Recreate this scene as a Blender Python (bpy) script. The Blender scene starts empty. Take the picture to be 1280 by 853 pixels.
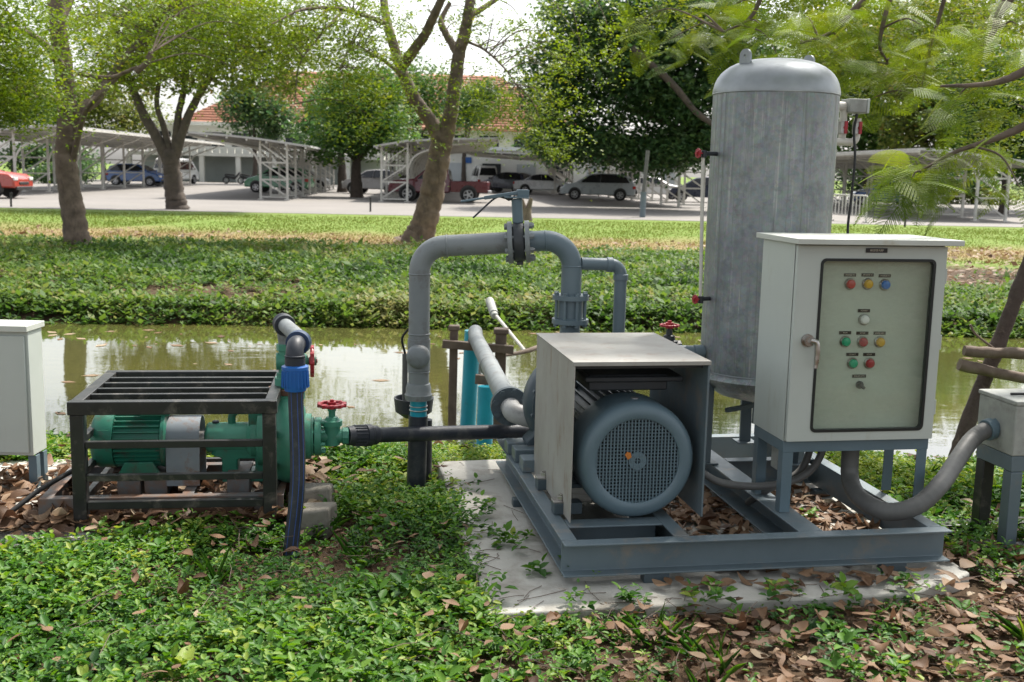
import bpy, bmesh, math, random
import numpy as np
from mathutils import Vector, Matrix
random.seed(7); rng = np.random.default_rng(11)
SC = bpy.context.scene; COL = SC.collection
R = math.radians
V = Vector

# ------------------------------------------------------------------ camera model (used for layout maths too)
CAM_H, FPX, PITCH, ROLL = 1.6, 1355.0, R(8.9), R(1.3)
def ray(px, py):
    x = (px-640)/FPX; y = -(py-426.5)/FPX
    c, s = math.cos(ROLL), math.sin(ROLL)
    x, y = c*x - s*y, s*x + c*y
    return V((x, math.cos(PITCH)+math.sin(PITCH)*y, -math.sin(PITCH)+math.cos(PITCH)*y))
class Frame:
    """a ground frame: origin + heading; turns measured sight lines into metres in that frame"""
    def __init__(s, ox, oy, oz, deg):
        s.o = V((ox, oy, oz)); a = R(deg); s.a = a
        s.ex = V((math.cos(a), math.sin(a), 0)); s.ey = V((-math.sin(a), math.cos(a), 0))
    def w(s, p): return s.o + s.ex*p[0] + s.ey*p[1] + V((0, 0, p[2]))
    def l(s, p): d = V(p)-s.o; return V((d.dot(s.ex), d.dot(s.ey), d.z))
    def Y(s, px, py, v):
        d = ray(px, py); c = V((0, 0, CAM_H)); t = (v-(c-s.o).dot(s.ey))/d.dot(s.ey); return s.l(c+d*t)
    def X(s, px, py, v):
        d = ray(px, py); c = V((0, 0, CAM_H)); t = (v-(c-s.o).dot(s.ex))/d.dot(s.ex); return s.l(c+d*t)
    def Z(s, px, py, v):
        d = ray(px, py); c = V((0, 0, CAM_H)); t = (v+s.o.z-CAM_H)/d.z; return s.l(c+d*t)
WD = Frame(0, 0, 0, 0)
SK = Frame(.212, 3.828, 0, 10)
CG = Frame(-1.835, 4.404, 0, 8)
JB = Frame(2.2, 4.56, 0, 10)
LC = Frame(-2.55, 5.0, 0, 0)

# ------------------------------------------------------------------ materials
MATS = {}
def nodes_of(name):
    m = bpy.data.materials.new(name); m.use_nodes = True
    nt = m.node_tree; b = nt.nodes['Principled BSDF']; MATS[name] = m
    return m, nt, b
def mixc(nt, fac, a, b, mode='MIX'):
    n = nt.nodes.new('ShaderNodeMix'); n.data_type = 'RGBA'; n.blend_type = mode
    if isinstance(fac, (int, float)): n.inputs[0].default_value = fac
    else: nt.links.new(fac, n.inputs[0])
    for i, v in ((6, a), (7, b)):
        if isinstance(v, tuple): n.inputs[i].default_value = (*v, 1) if len(v) == 3 else v
        else: nt.links.new(v, n.inputs[i])
    return n.outputs[2]
def noise(nt, scale, detail=4, rough=.6, vec=None, stretch=None, dist=0):
    tc = nt.nodes.new('ShaderNodeTexCoord')
    n = nt.nodes.new('ShaderNodeTexNoise'); n.inputs['Scale'].default_value = scale
    n.inputs['Detail'].default_value = detail; n.inputs['Roughness'].default_value = rough; n.inputs['Distortion'].default_value = dist
    src = vec or tc.outputs['Object']
    if stretch:
        mp = nt.nodes.new('ShaderNodeMapping'); mp.inputs['Scale'].default_value = stretch
        nt.links.new(src, mp.inputs['Vector']); src = mp.outputs['Vector']
    nt.links.new(src, n.inputs['Vector'])
    return n.outputs['Fac']
def ramp(nt, fac, lo, hi):
    n = nt.nodes.new('ShaderNodeMapRange'); n.inputs['From Min'].default_value = lo; n.inputs['From Max'].default_value = hi
    nt.links.new(fac, n.inputs['Value']); return n.outputs['Result']
def mathn(nt, op, a, b):
    n = nt.nodes.new('ShaderNodeMath'); n.operation = op
    for i, v in ((0, a), (1, b)):
        if isinstance(v, (int, float)): n.inputs[i].default_value = v
        else: nt.links.new(v, n.inputs[i])
    return n.outputs[0]
def bump(nt, b, h, strength, dist=.01):
    n = nt.nodes.new('ShaderNodeBump'); n.inputs['Strength'].default_value = strength; n.inputs['Distance'].default_value = dist
    nt.links.new(h, n.inputs['Height']); nt.links.new(n.outputs['Normal'], b.inputs['Normal'])
def mat(name, c, c2=None, scale=6, rough=.5, metal=0, dirt=None, damt=(.55, .7), dscale=5, bmp=0, bscale=80, streak=None, spec=.5, coat=0):
    """painted / plain surface: two tones through noise, stains with a shape of their own, fine bump"""
    m, nt, b = nodes_of(name)
    c2 = c2 or tuple(x*.82 for x in c)
    col = mixc(nt, ramp(nt, noise(nt, scale), .35, .65), c, c2)
    if dirt:
        f = ramp(nt, noise(nt, dscale, 8, .7, stretch=streak, dist=.3), *damt)
        col = mixc(nt, f, col, dirt)
    nt.links.new(col, b.inputs['Base Color'])
    rr = ramp(nt, noise(nt, scale*3), .2, .8)
    rm = nt.nodes.new('ShaderNodeMapRange'); rm.inputs['To Min'].default_value = max(.02, rough-.08); rm.inputs['To Max'].default_value = rough+.1
    nt.links.new(rr, rm.inputs['Value']); nt.links.new(rm.outputs['Result'], b.inputs['Roughness'])
    b.inputs['Metallic'].default_value = metal; b.inputs['Specular IOR Level'].default_value = spec
    b.inputs['Coat Weight'].default_value = coat
    if bmp: bump(nt, b, noise(nt, bscale, 3), bmp)
    return m
def leaf_mat(name, cols, trans=.35, rough=.45, spec=.4):
    """leaf: hue taken from a per-leaf value, light passes through"""
    m, nt, b = nodes_of(name)
    at_ = nt.nodes.new('ShaderNodeAttribute'); at_.attribute_name = 'tint'
    cr = nt.nodes.new('ShaderNodeValToRGB'); e = cr.color_ramp.elements
    while len(e) < len(cols): e.new(.5)
    for i, c in enumerate(cols):
        e[i].position = i/(len(cols)-1); e[i].color = (*c, 1)
    nt.links.new(at_.outputs['Fac'], cr.inputs['Fac'])
    nt.links.new(cr.outputs['Color'], b.inputs['Base Color']); b.inputs['Roughness'].default_value = rough; b.inputs['Specular IOR Level'].default_value = spec
    tr = nt.nodes.new('ShaderNodeBsdfTranslucent'); hs = nt.nodes.new('ShaderNodeHueSaturation')
    hs.inputs['Hue'].default_value = .488; hs.inputs['Saturation'].default_value = 1.1; hs.inputs['Value'].default_value = 1.5
    nt.links.new(cr.outputs['Color'], hs.inputs['Color']); nt.links.new(hs.outputs['Color'], tr.inputs['Color'])
    mx = nt.nodes.new('ShaderNodeMixShader'); mx.inputs[0].default_value = trans
    nt.links.new(b.outputs[0], mx.inputs[1]); nt.links.new(tr.outputs[0], mx.inputs[2])
    nt.links.new(mx.outputs[0], nt.nodes['Material Output'].inputs['Surface'])
    return m

rust = (.13, .055, .025)
mat('skid_paint', (.12, .158, .18), (.10, .133, .152), 4, .42, dirt=(.2, .175, .145), damt=(.54, .74), dscale=7, bmp=.03)
mat('motor_paint', (.105, .158, .19), (.09, .137, .165), 5, .42, dirt=(.17, .17, .15), damt=(.62, .85), dscale=6)
mat('pump_paint', (.06, .085, .10), (.05, .07, .085), 5, .42)
mat('pipe_paint', (.20, .22, .225), (.165, .185, .195), 5, .5, dirt=(.115, .105, .095), damt=(.52, .7), dscale=9, bmp=.02)
mat('pipe_blue', (.12, .165, .19), (.10, .14, .165), 5, .45, dirt=(.2, .2, .19), damt=(.64, .8), dscale=8)
mat('valve_black', (.03, .035, .04), None, 9, .5)
mat('steel_bright', (.45, .44, .42), (.3, .28, .26), 20, .35, 1)
mat('hood_steel', (.285, .272, .245), (.345, .338, .31), 3.5, .55, dirt=(.21, .145, .10), damt=(.54, .78), dscale=5, streak=(3, 3, 1), bmp=.05, bscale=40)
mat('hood_inside', (.10, .12, .13), None, 4, .6)
mat('cabinet_paint', (.46, .50, .465), (.425, .46, .43), 2, .38, dirt=(.36, .36, .30), damt=(.6, .8), dscale=3, streak=(3, 3, .6))
mat('cabinet_roof', (.52, .545, .50), (.47, .49, .445), 4, .4, dirt=(.4, .37, .28), damt=(.58, .75), dscale=6)
mat('inner_panel', (.50, .54, .47), (.46, .50, .44), 3, .45)
mat('box_paint', (.36, .37, .34), (.28, .29, .27), 10, .6, dirt=(.2, .2, .18), damt=(.5, .7), dscale=9, bmp=.08, bscale=60)
mat('black_paint', (.012, .013, .014), (.022, .022, .022), 8, .36, dirt=(.12, .105, .09), damt=(.54, .72), dscale=10)
mat('black_rubber', (.018, .018, .018), None, 8, .6)
mat('gasket', (.008, .012, .012), None, 8, .4)
mat('hdpe', (.016, .02, .03), (.024, .028, .038), 8, .5, dirt=(.085, .085, .08), damt=(.5, .75), dscale=9)
mat('hdpe_stripe', (.03, .09, .33), None, 5, .4)
mat('blue_coupling', (.015, .12, .42), (.012, .10, .36), 8, .35)
mat('navy_plastic', (.02, .045, .11), None, 8, .35)
mat('green_paint', (.015, .16, .105), (.02, .125, .085), 6, .42, dirt=(.06, .07, .05), damt=(.52, .7), dscale=12)
mat('green_pale', (.06, .25, .17), (.045, .20, .135), 6, .42, dirt=(.10, .12, .08), damt=(.58, .75), dscale=12)
mat('rusty_steel', (.12, .135, .14), (.1, .1, .1), 6, .6, dirt=(.16, .085, .05), damt=(.42, .6), dscale=7, bmp=.1, bscale=50)
mat('rust_brown', (.10, .05, .032), (.15, .085, .055), 12, .75, bmp=.15, bscale=60)
mat('guard_grey', (.16, .19, .215), (.2, .22, .235), 6, .5, dirt=(.17, .09, .055), damt=(.5, .62), dscale=6)
mat('red_paint', (.36, .018, .03), (.28, .015, .022), 20, .4)
mat('turquoise', (.012, .30, .40), (.01, .25, .34), 5, .35, dirt=(.05, .15, .16), damt=(.6, .8), dscale=8)
mat('white_pvc', (.62, .60, .54), (.52, .5, .44), 8, .45, dirt=(.3, .27, .2), damt=(.6, .8), dscale=12)
mat('conduit_grey', (.115, .115, .11), (.085, .085, .082), 6, .55, bmp=.04)
mat('concrete', (.43, .42, .385), (.35, .34, .305), 2.2, .85, dirt=(.19, .17, .14), damt=(.48, .72), dscale=4, bmp=.25, bscale=90)
mat('pipe_light', (.42, .42, .41), (.33, .33, .32), 8, .5, dirt=(.2, .19, .17), damt=(.55, .75))
mat('old_concrete', (.20, .185, .155), (.13, .12, .10), 9, .9, dirt=(.08, .07, .05), damt=(.5, .65), dscale=12, bmp=.4, bscale=50)
mat('old_wood', (.085, .06, .045), (.14, .105, .08), 7, .8, bmp=.4, bscale=30)
mat('log_wood', (.19, .145, .11), (.11, .075, .055), 9, .8, bmp=.4, bscale=30)
mat('bark', (.185, .14, .108), (.105, .078, .06), 5, .9, dirt=(.065, .05, .04), damt=(.52, .7), dscale=4, bmp=.7, bscale=16, streak=(2, 2, .6))
mat('bark_dark', (.085, .065, .05), (.05, .04, .033), 5, .9, bmp=.6, bscale=14)
mat('bark_thorn', (.085, .06, .05), (.05, .034, .028), 14, .85, dirt=(.14, .10, .08), damt=(.55, .7), dscale=14, bmp=.8, bscale=45)
mat('carport_steel', (.56, .55, .51), (.46, .44, .40), 2, .5, dirt=(.3, .25, .2), damt=(.6, .8), dscale=3)
mat('carport_roof', (.46, .46, .45), (.40, .395, .38), 1.2, .6, dirt=(.2, .17, .14), damt=(.6, .8), dscale=2, bmp=.1)
mat('wall_white', (.62, .62, .58), (.55, .55, .5), 1, .8)
mat('wall_grey', (.40, .43, .43), (.35, .375, .38), 1, .8)
mat('roof_tile', (.42, .20, .13), (.36, .165, .105), 2, .8)
mat('window_dark', (.02, .025, .03), None, 2, .12)
mat('tyre', (.012, .012, .012), None, 20, .8)
mat('alloy', (.42, .42, .43), None, 20, .35, .8)
mat('car_glass', (.010, .012, .014), None, 2, .06, spec=.6)
mat('car_trim', (.02, .02, .02), None, 5, .5)
mat('lamp_red', (.35, .01, .008), None, 5, .2)
mat('lamp_clear', (.7, .7, .68), None, 5, .15)
for n, c in dict(paint_orange=(.34, .045, .028), paint_blue=(.006, .075, .27), paint_maroon=(.10, .008, .018), paint_silver=(.48, .49, .49), paint_silverblue=(.38, .42, .44), paint_dark=(.02, .025, .05), paint_white=(.72, .72, .7), paint_green=(.02, .17, .06), paint_grey=(.3, .29, .29)).items():
    mat(n, c, tuple(x*.95 for x in c), 1, .28, .15 if 'silver' in n else 0, coat=.5)
for n, c in dict(lens_red=(.48, .02, .015), lens_yellow=(.62, .36, .015), lens_blue=(.01, .16, .55), lens_white=(.75, .75, .74), lens_green=(.005, .36, .19), lens_orange=(.50, .17, .04), lens_darkred=(.36, .02, .03)).items():
    mat(n, c, tuple(x*.9 for x in c), 5, .22)
mat('plate_black', (.014, .012, .010), None, 5, .4)
mat('plate_text', (.55, .5, .42), None, 5, .5)
mat('chrome_dull', (.5, .49, .47), (.36, .33, .3), 25, .3, 1)
# galvanised tank: spangled zinc with pale run-down streaks
m, nt, b = nodes_of('galvanised')
sp = noise(nt, 9, 6, .7); col = mixc(nt, ramp(nt, sp, .3, .7), (.30, .325, .325), (.21, .235, .24))
st = noise(nt, 3.2, 5, .7, stretch=(20, 20, .45)); col = mixc(nt, ramp(nt, st, .56, .66), col, (.37, .39, .37))
st2 = noise(nt, 2.3, 5, .7, stretch=(26, 26, .35)); col = mixc(nt, ramp(nt, st2, .53, .66), col, (.14, .155, .15))
mo_ = noise(nt, 13, 7, .75); col = mixc(nt, ramp(nt, mo_, .48, .66), col, (.17, .19, .195))
bl = noise(nt, 2.0, 6, .7); col = mixc(nt, ramp(nt, bl, .5, .7), col, (.16, .185, .195))
vo = nt.nodes.new('ShaderNodeTexVoronoi'); vo.inputs['Scale'].default_value = 60
tc = nt.nodes.new('ShaderNodeTexCoord'); nt.links.new(tc.outputs['Object'], vo.inputs['Vector'])
col = mixc(nt, .10, col, vo.outputs['Color'], 'SOFT_LIGHT')
nt.links.new(col, b.inputs['Base Color']); b.inputs['Metallic'].default_value = .35; b.inputs['Roughness'].default_value = .46
bump(nt, b, noise(nt, 30, 3), .05)
mat('galv_cap', (.31, .33, .335), (.21, .23, .235), 4, .36, .6, dirt=(.25, .26, .25), damt=(.58, .75), dscale=5)
# window glass: clear sheet with mirror sheen
m = bpy.data.materials.new('pane_glass'); m.use_nodes = True; nt = m.node_tree; MATS['pane_glass'] = m
nt.nodes.remove(nt.nodes['Principled BSDF'])
tr = nt.nodes.new('ShaderNodeBsdfTransparent'); tr.inputs[0].default_value = (.95, .975, .95, 1)
gl = nt.nodes.new('ShaderNodeBsdfGlossy'); gl.inputs['Roughness'].default_value = .06
df = nt.nodes.new('ShaderNodeBsdfDiffuse'); df.inputs[0].default_value = (.45, .47, .38, 1)
fr_l = nt.nodes.new('ShaderNodeLayerWeight'); fr_l.inputs[0].default_value = .5; fr_p = mathn(nt, 'POWER', fr_l.outputs['Facing'], 4.0); fr_o = mathn(nt, 'ADD', mathn(nt, 'MULTIPLY', fr_p, .5), .035)
mx = nt.nodes.new('ShaderNodeMixShader'); mx2 = nt.nodes.new('ShaderNodeMixShader')
nt.links.new(ramp(nt, noise(nt, 2.5, 6, .7, stretch=(1, 1, 2.2)), .42, .75), mx2.inputs[0])
dm = nt.nodes.new('ShaderNodeMath'); dm.operation = 'MULTIPLY'; dm.inputs[1].default_value = .22
nt.links.new(mx2.inputs[0].links[0].from_socket, dm.inputs[0]); nt.links.new(dm.outputs[0], mx2.inputs[0])
nt.links.new(fr_o, mx.inputs[0]); nt.links.new(tr.outputs[0], mx.inputs[1]); nt.links.new(gl.outputs[0], mx.inputs[2])
nt.links.new(mx.outputs[0], mx2.inputs[1]); nt.links.new(df.outputs[0], mx2.inputs[2])
nt.links.new(mx2.outputs[0], nt.nodes['Material Output'].inputs['Surface'])
# leaves
leaf_mat('cover_leaf', [(.018, .062, .012), (.042, .128, .017), (.10, .215, .024), (.25, .31, .05)], .32, .5, .24)
leaf_mat('bank_leaf', [(.025, .06, .014), (.06, .125, .024), (.115, .185, .035), (.20, .20, .08)], .35, .6, .2)
leaf_mat('dead_leaf', [(.07, .038, .022), (.155, .088, .048), (.205, .13, .078), (.34, .265, .18)], .15, .6, .25)
leaf_mat('frond_leaf', [(.065, .125, .015), (.115, .185, .02), (.175, .235, .028), (.28, .27, .04)], .38, .55, .25)
leaf_mat('dark_tree_leaf', [(.028, .068, .028), (.047, .105, .036), (.078, .14, .042), (.13, .18, .05)], .42, .45)
leaf_mat('mid_tree_leaf', [(.03, .085, .02), (.05, .12, .025), (.08, .16, .03), (.13, .19, .04)], .35, .5)
leaf_mat('yellow_tree_leaf', [(.06, .095, .02), (.105, .15, .028), (.165, .19, .04), (.27, .20, .06)], .4, .5)
leaf_mat('lawn_blade', [(.075, .125, .02), (.12, .17, .03), (.175, .185, .055), (.28, .21, .11)], .3, .6, .2)
# ground sheet: soil near, lawn with a parched band beyond the canal
m, nt, b = nodes_of('ground_soil')
geo = nt.nodes.new('ShaderNodeNewGeometry'); sx = nt.nodes.new('ShaderNodeSeparateXYZ'); nt.links.new(geo.outputs['Position'], sx.inputs[0])
gy = mathn(nt, 'ADD', sx.outputs['Y'], mathn(nt, 'MULTIPLY', mathn(nt, 'SUBTRACT', noise(nt, .35, 5, .65, geo.outputs['Position']), .5), 5.0))
soil = mixc(nt, ramp(nt, noise(nt, 3, 8, .7, geo.outputs['Position']), .35, .65), (.10, .065, .04), (.05, .035, .022))
lawn = mixc(nt, ramp(nt, noise(nt, .8, 8, .75, geo.outputs['Position']), .32, .68), (.115, .18, .032), (.165, .205, .055))
fine = noise(nt, 9, 6, .8, geo.outputs['Position'], stretch=(1, .35, 1))
lawn = mixc(nt, ramp(nt, fine, .45, .75), lawn, (.10, .18, .025))
dry = mixc(nt, ramp(nt, noise(nt, 1.6, 8, .75, geo.outputs['Position']), .35, .65), (.27, .19, .105), (.17, .155, .06))
dryf = mathn(nt, 'MULTIPLY', ramp(nt, gy, 22.0, 23.4), mathn(nt, 'SUBTRACT', 1.0, ramp(nt, gy, 25.0, 28.5)))
c_ = mixc(nt, ramp(nt, sx.outputs['Y'], 20, 21.5), soil, lawn)
c_ = mixc(nt, dryf, c_, dry)
nt.links.new(c_, b.inputs['Base Color']); b.inputs['Roughness'].default_value = .95; b.inputs['Specular IOR Level'].default_value = .15
bump(nt, b, noise(nt, 14, 6, .8, geo.outputs['Position']), .6, .04)
m, nt, b = nodes_of('road_concrete')
geo = nt.nodes.new('ShaderNodeNewGeometry')
c_ = mixc(nt, ramp(nt, noise(nt, .25, 8, .65, geo.outputs['Position']), .35, .65), (.19, .177, .163), (.155, .145, .134))
c_ = mixc(nt, ramp(nt, noise(nt, .9, 7, .75, geo.outputs['Position'], stretch=(.4, 1.5, 1)), .56, .72), c_, (.24, .215, .19))
nt.links.new(c_, b.inputs['Base Color']); b.inputs['Roughness'].default_value = .85
bump(nt, b, noise(nt, 20, 4, .6, geo.outputs['Position']), .2)
m, nt, b = nodes_of('canal_water')
geo = nt.nodes.new('ShaderNodeNewGeometry')
c_ = mixc(nt, ramp(nt, noise(nt, .3, 5, .6, geo.outputs['Position']), .35, .65), (.085, .08, .024), (.06, .065, .02))
nt.links.new(c_, b.inputs['Base Color']); b.inputs['Roughness'].default_value = .03; b.inputs['IOR'].default_value = 1.8
bump(nt, b, noise(nt, 1.6, 4, .55, geo.outputs['Position'], stretch=(1, 2.2, 1)), .035, .05)
# tile roof courses
m = MATS['roof_tile']

# ------------------------------------------------------------------ mesh helpers
def basis(axis):
    a = V(axis).normalized(); t = V((0, 0, 1)) if abs(a.z) < .9 else V((1, 0, 0))
    u = a.cross(t).normalized(); return a, u, a.cross(u).normalized()
class MB:
    def __init__(s): s.v = []; s.f = []
    def add(s, vs, fs):
        k = len(s.v); s.v += [tuple(p) for p in vs]; s.f += [tuple(i+k for i in f) for f in fs]; return s
    def box(s, c, d, rz=0, M=None):
        c = V(c); h = V(d)/2; q = []
        for x in (-1, 1):
            for y in (-1, 1):
                for z in (-1, 1):
                    p = V((x*h.x, y*h.y, z*h.z))
                    if rz: p = Matrix.Rotation(rz, 3, 'Z') @ p
                    if M: p = M @ p
                    q.append(c+p)
        return s.add(q, [(0, 1, 3, 2), (4, 6, 7, 5), (0, 4, 5, 1), (2, 3, 7, 6), (0, 2, 6, 4), (1, 5, 7, 3)])
    def span(s, a, b): return s.box([(a[i]+b[i])/2 for i in range(3)], [abs(b[i]-a[i]) for i in range(3)])
    def bar(s, p0, p1, w, h, up=(0, 0, 1)):
        p0, p1 = V(p0), V(p1); a = (p1-p0).normalized(); u = V(up)
        if abs(a.dot(u.normalized())) > .98: u = V((0, 1, 0))
        sd = a.cross(u).normalized(); up2 = sd.cross(a).normalized()
        q = [p+sd*(i*w/2)+up2*(j*h/2) for p in (p0, p1) for i, j in ((-1, -1), (1, -1), (1, 1), (-1, 1))]
        return s.add(q, [(3, 2, 1, 0), (4, 5, 6, 7), (0, 1, 5, 4), (1, 2, 6, 5), (2, 3, 7, 6), (3, 0, 4, 7)])
    def rev(s, prof, p0, axis, n=28, caps=True):
        """lathe: prof = (radius, distance along axis)"""
        a, u, w = basis(axis); p0 = V(p0); q = []; fs = []
        for r, t in prof:
            for i in range(n):
                an = 2*math.pi*i/n; q.append(p0+a*t+(u*math.cos(an)+w*math.sin(an))*r)
        for j in range(len(prof)-1):
            for i in range(n):
                i2 = (i+1) % n; fs.append((j*n+i, j*n+i2, (j+1)*n+i2, (j+1)*n+i))
        if caps and prof[0][0] > 1e-6: fs.append(tuple(range(n-1, -1, -1)))
        if caps and prof[-1][0] > 1e-6: fs.append(tuple((len(prof)-1)*n+i for i in range(n)))
        return s.add(q, fs)
    def cyl(s, p0, p1, r, r2=None, n=24):
        d = V(p1)-V(p0); return s.rev([(r, 0), (r if r2 is None else r2, d.length)], p0, d, n)
    def tube(s, pts, r, n=16, caps=True, lump=0):
        pts = [V(p) for p in pts]; m = len(pts); rs = r if isinstance(r, (list, tuple)) else [r]*m
        q = []; fs = []; u = None
        for i, p in enumerate(pts):
            t = (pts[min(i+1, m-1)]-pts[max(i-1, 0)]).normalized()
            if u is None: u = basis(t)[1]
            else: u = (u-t*u.dot(t)).normalized()
            w = t.cross(u)
            for k in range(n):
                an = 2*math.pi*k/n; q.append(p+(u*math.cos(an)+w*math.sin(an))*(rs[i]*(1+random.uniform(-lump, lump) if lump else rs[i]/rs[i])))
        for i in range(m-1):
            for k in range(n):
                k2 = (k+1) % n; fs.append((i*n+k, i*n+k2, (i+1)*n+k2, (i+1)*n+k))
        if caps: fs.append(tuple(range(n-1, -1, -1))); fs.append(tuple((m-1)*n+k for k in range(n)))
        return s.add(q, fs)
    def torus(s, c, axis, Rr, r, n=32, k=10):
        a, u, w = basis(axis); c = V(c); q = []; fs = []
        for i in range(n):
            an = 2*math.pi*i/n; d = u*math.cos(an)+w*math.sin(an)
            for j in range(k):
                b = 2*math.pi*j/k; q.append(c+d*(Rr+r*math.cos(b))+a*(r*math.sin(b)))
        for i in range(n):
            for j in range(k):
                fs.append((i*k+j, ((i+1) % n)*k+j, ((i+1) % n)*k+(j+1) % k, i*k+(j+1) % k))
        return s.add(q, fs)
    def prism(s, poly, o, u, v, depth):
        """polygon (in u,v) extruded by the vector depth"""
        o, u, v, d = V(o), V(u), V(v), V(depth); n = len(poly)
        q = [o+u*a+v*b for a, b in poly]+[o+u*a+v*b+d for a, b in poly]
        return s.add(q, [tuple(range(n)), tuple(range(2*n-1, n-1, -1))]+[(i, n+i, n+(i+1) % n, (i+1) % n) for i in range(n)])
    def ring(s, outer, inner, o, u, v, depth):
        o, u, v, d = V(o), V(u), V(v), V(depth); n = len(outer)
        q = [o+u*a+v*b+e for e in (V((0, 0, 0)), d) for P in (outer, inner) for a, b in P]; fs = []
        for i in range(n):
            j = (i+1) % n
            fs += [(i, j, n+j, n+i), (2*n+i, 3*n+i, 3*n+j, 2*n+j), (i, 2*n+i, 2*n+j, j), (n+i, n+j, 3*n+j, 3*n+i)]
        return s.add(q, fs)
    def mesh(s, name, m, off=(0, 0, 0), smooth=True, ang=38):
        me = bpy.data.meshes.new(name); o = V(off)
        me.from_pydata([tuple(V(p)-o) for p in s.v], [], s.f)
        bm = bmesh.new(); bm.from_mesh(me); bmesh.ops.recalc_face_normals(bm, faces=bm.faces); bm.to_mesh(me); bm.free()
        if m: me.materials.append(MATS[m])
        if smooth:
            me.polygons.foreach_set('use_smooth', [True]*len(me.polygons)); me.set_sharp_from_angle(angle=R(ang))
        me.update(); return me
def rrect(x0, x1, y0, y1, r, k=6):
    P = []
    for cx, cy, a0 in ((x1-r, y1-r, 0), (x0+r, y1-r, 90), (x0+r, y0+r, 180), (x1-r, y0+r, 270)):
        for i in range(k+1):
            a = R(a0+90*i/k); P.append((cx+r*math.cos(a), cy+r*math.sin(a)))
    return P
def bend(pts, rad, k=8):
    """round the corners of a polyline"""
    pts = [V(p) for p in pts]; out = [pts[0]]
    for i in range(1, len(pts)-1):
        a, b, c = pts[i-1], pts[i], pts[i+1]; d1 = (a-b).normalized(); d2 = (c-b).normalized()
        ang = d1.angle(d2); t = min(rad/math.tan(ang/2), (a-b).length*.49*2, (c-b).length*.98)
        for j in range(k+1):
            f = j/k; p0 = b+d1*t; p1 = b+d2*t
            out.append((1-f)**2*p0+2*f*(1-f)*b*1.0+f*f*p1 if ang < .5 else arc_pt(b, d1, d2, t, f))
    return out+[pts[-1]]
def arc_pt(b, d1, d2, t, f):
    ang = d1.angle(d2); r = t*math.tan(ang/2); c = b+(d1+d2).normalized()*(t/math.cos(ang/2))
    u = (b+d1*t-c).normalized(); w = (b+d2*t-c).normalized(); th = u.angle(w)
    return c+(u*math.sin((1-f)*th)+w*math.sin(f*th))/math.sin(th)*r
def spline(pts, k=8):
    pts = [V(p) for p in pts]; P = [pts[0]*2-pts[1]]+pts+[pts[-1]*2-pts[-2]]; out = []
    for i in range(1, len(P)-2):
        for j in range(k):
            t = j/k; a, b, c, d = P[i-1:i+3]
            out.append(.5*((2*b)+(c-a)*t+(2*a-5*b+4*c-d)*t*t+(3*b-a-3*c+d)*t**3))
    return out+[pts[-1]]
def link(name, me, bev=0):
    o = bpy.data.objects.new(name, me); COL.objects.link(o)
    if bev:
        md = o.modifiers.new('edge', 'BEVEL'); md.width = bev; md.segments = 2; md.limit_method = 'ANGLE'; md.angle_limit = R(50)
    return o
class Thing:
    def __init__(s, name, label, cat, frame=WD, org=(0, 0, 0), group=None):
        s.f = frame; s.org = V(org)
        o = bpy.data.objects.new(name, None); COL.objects.link(o); o.empty_display_size = .1
        o.location = frame.w(org); o.rotation_euler = (0, 0, frame.a)
        o['label'] = label; o['category'] = cat
        if group: o['group'] = group
        s.o = o
    def parts(s, name, ms, m, parent=None, **kw):
        return [s.part(name, q, m, parent, **kw) for q in ms]
    def part(s, name, mb, m, parent=None, bev=0, label=None, smooth=True, ang=38):
        o = link(name, mb.mesh(name, m, s.org, smooth, ang), bev); o.parent = parent or s.o
        if label: o['label'] = label
        return o
def single(name, mb, m, label, cat, frame=WD, org=(0, 0, 0), group=None, bev=0, ang=38):
    o = link(name, mb.mesh(name, m, org, True, ang), bev); o.location = frame.w(org); o.rotation_euler = (0, 0, frame.a)
    o['label'] = label; o['category'] = cat
    if group: o['group'] = group
    return o
def setting(name, mb, m, kind='structure', ang=38):
    o = link(name, mb.mesh(name, m, (0, 0, 0), True, ang)); o['kind'] = kind; return o
def lettering(text, size, frame_pt, th, parent, thing, m, width=None):
    """flat raised letters facing local -y, centred on frame_pt"""
    cu = bpy.data.curves.new('lettering', 'FONT'); cu.body = text; cu.size = size; cu.align_x = 'CENTER'; cu.align_y = 'CENTER'; cu.extrude = .0006
    ob = bpy.data.objects.new('lettering', cu); COL.objects.link(ob)
    bpy.context.view_layer.update(); dg = bpy.context.evaluated_depsgraph_get()
    me = bpy.data.meshes.new_from_object(ob.evaluated_get(dg)); bpy.data.objects.remove(ob)
    xs = [v.co.x for v in me.vertices]; w = max(xs)-min(xs); k = width/w if width else 1
    M = Matrix.Translation(V(frame_pt)-thing.org) @ Matrix.Rotation(R(90), 4, 'X') @ Matrix.Diagonal((k, 1, 1, 1))
    me.transform(M); me.materials.clear(); me.materials.append(MATS[m])
    o = link('lettering', me); o.parent = parent; return o

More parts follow.
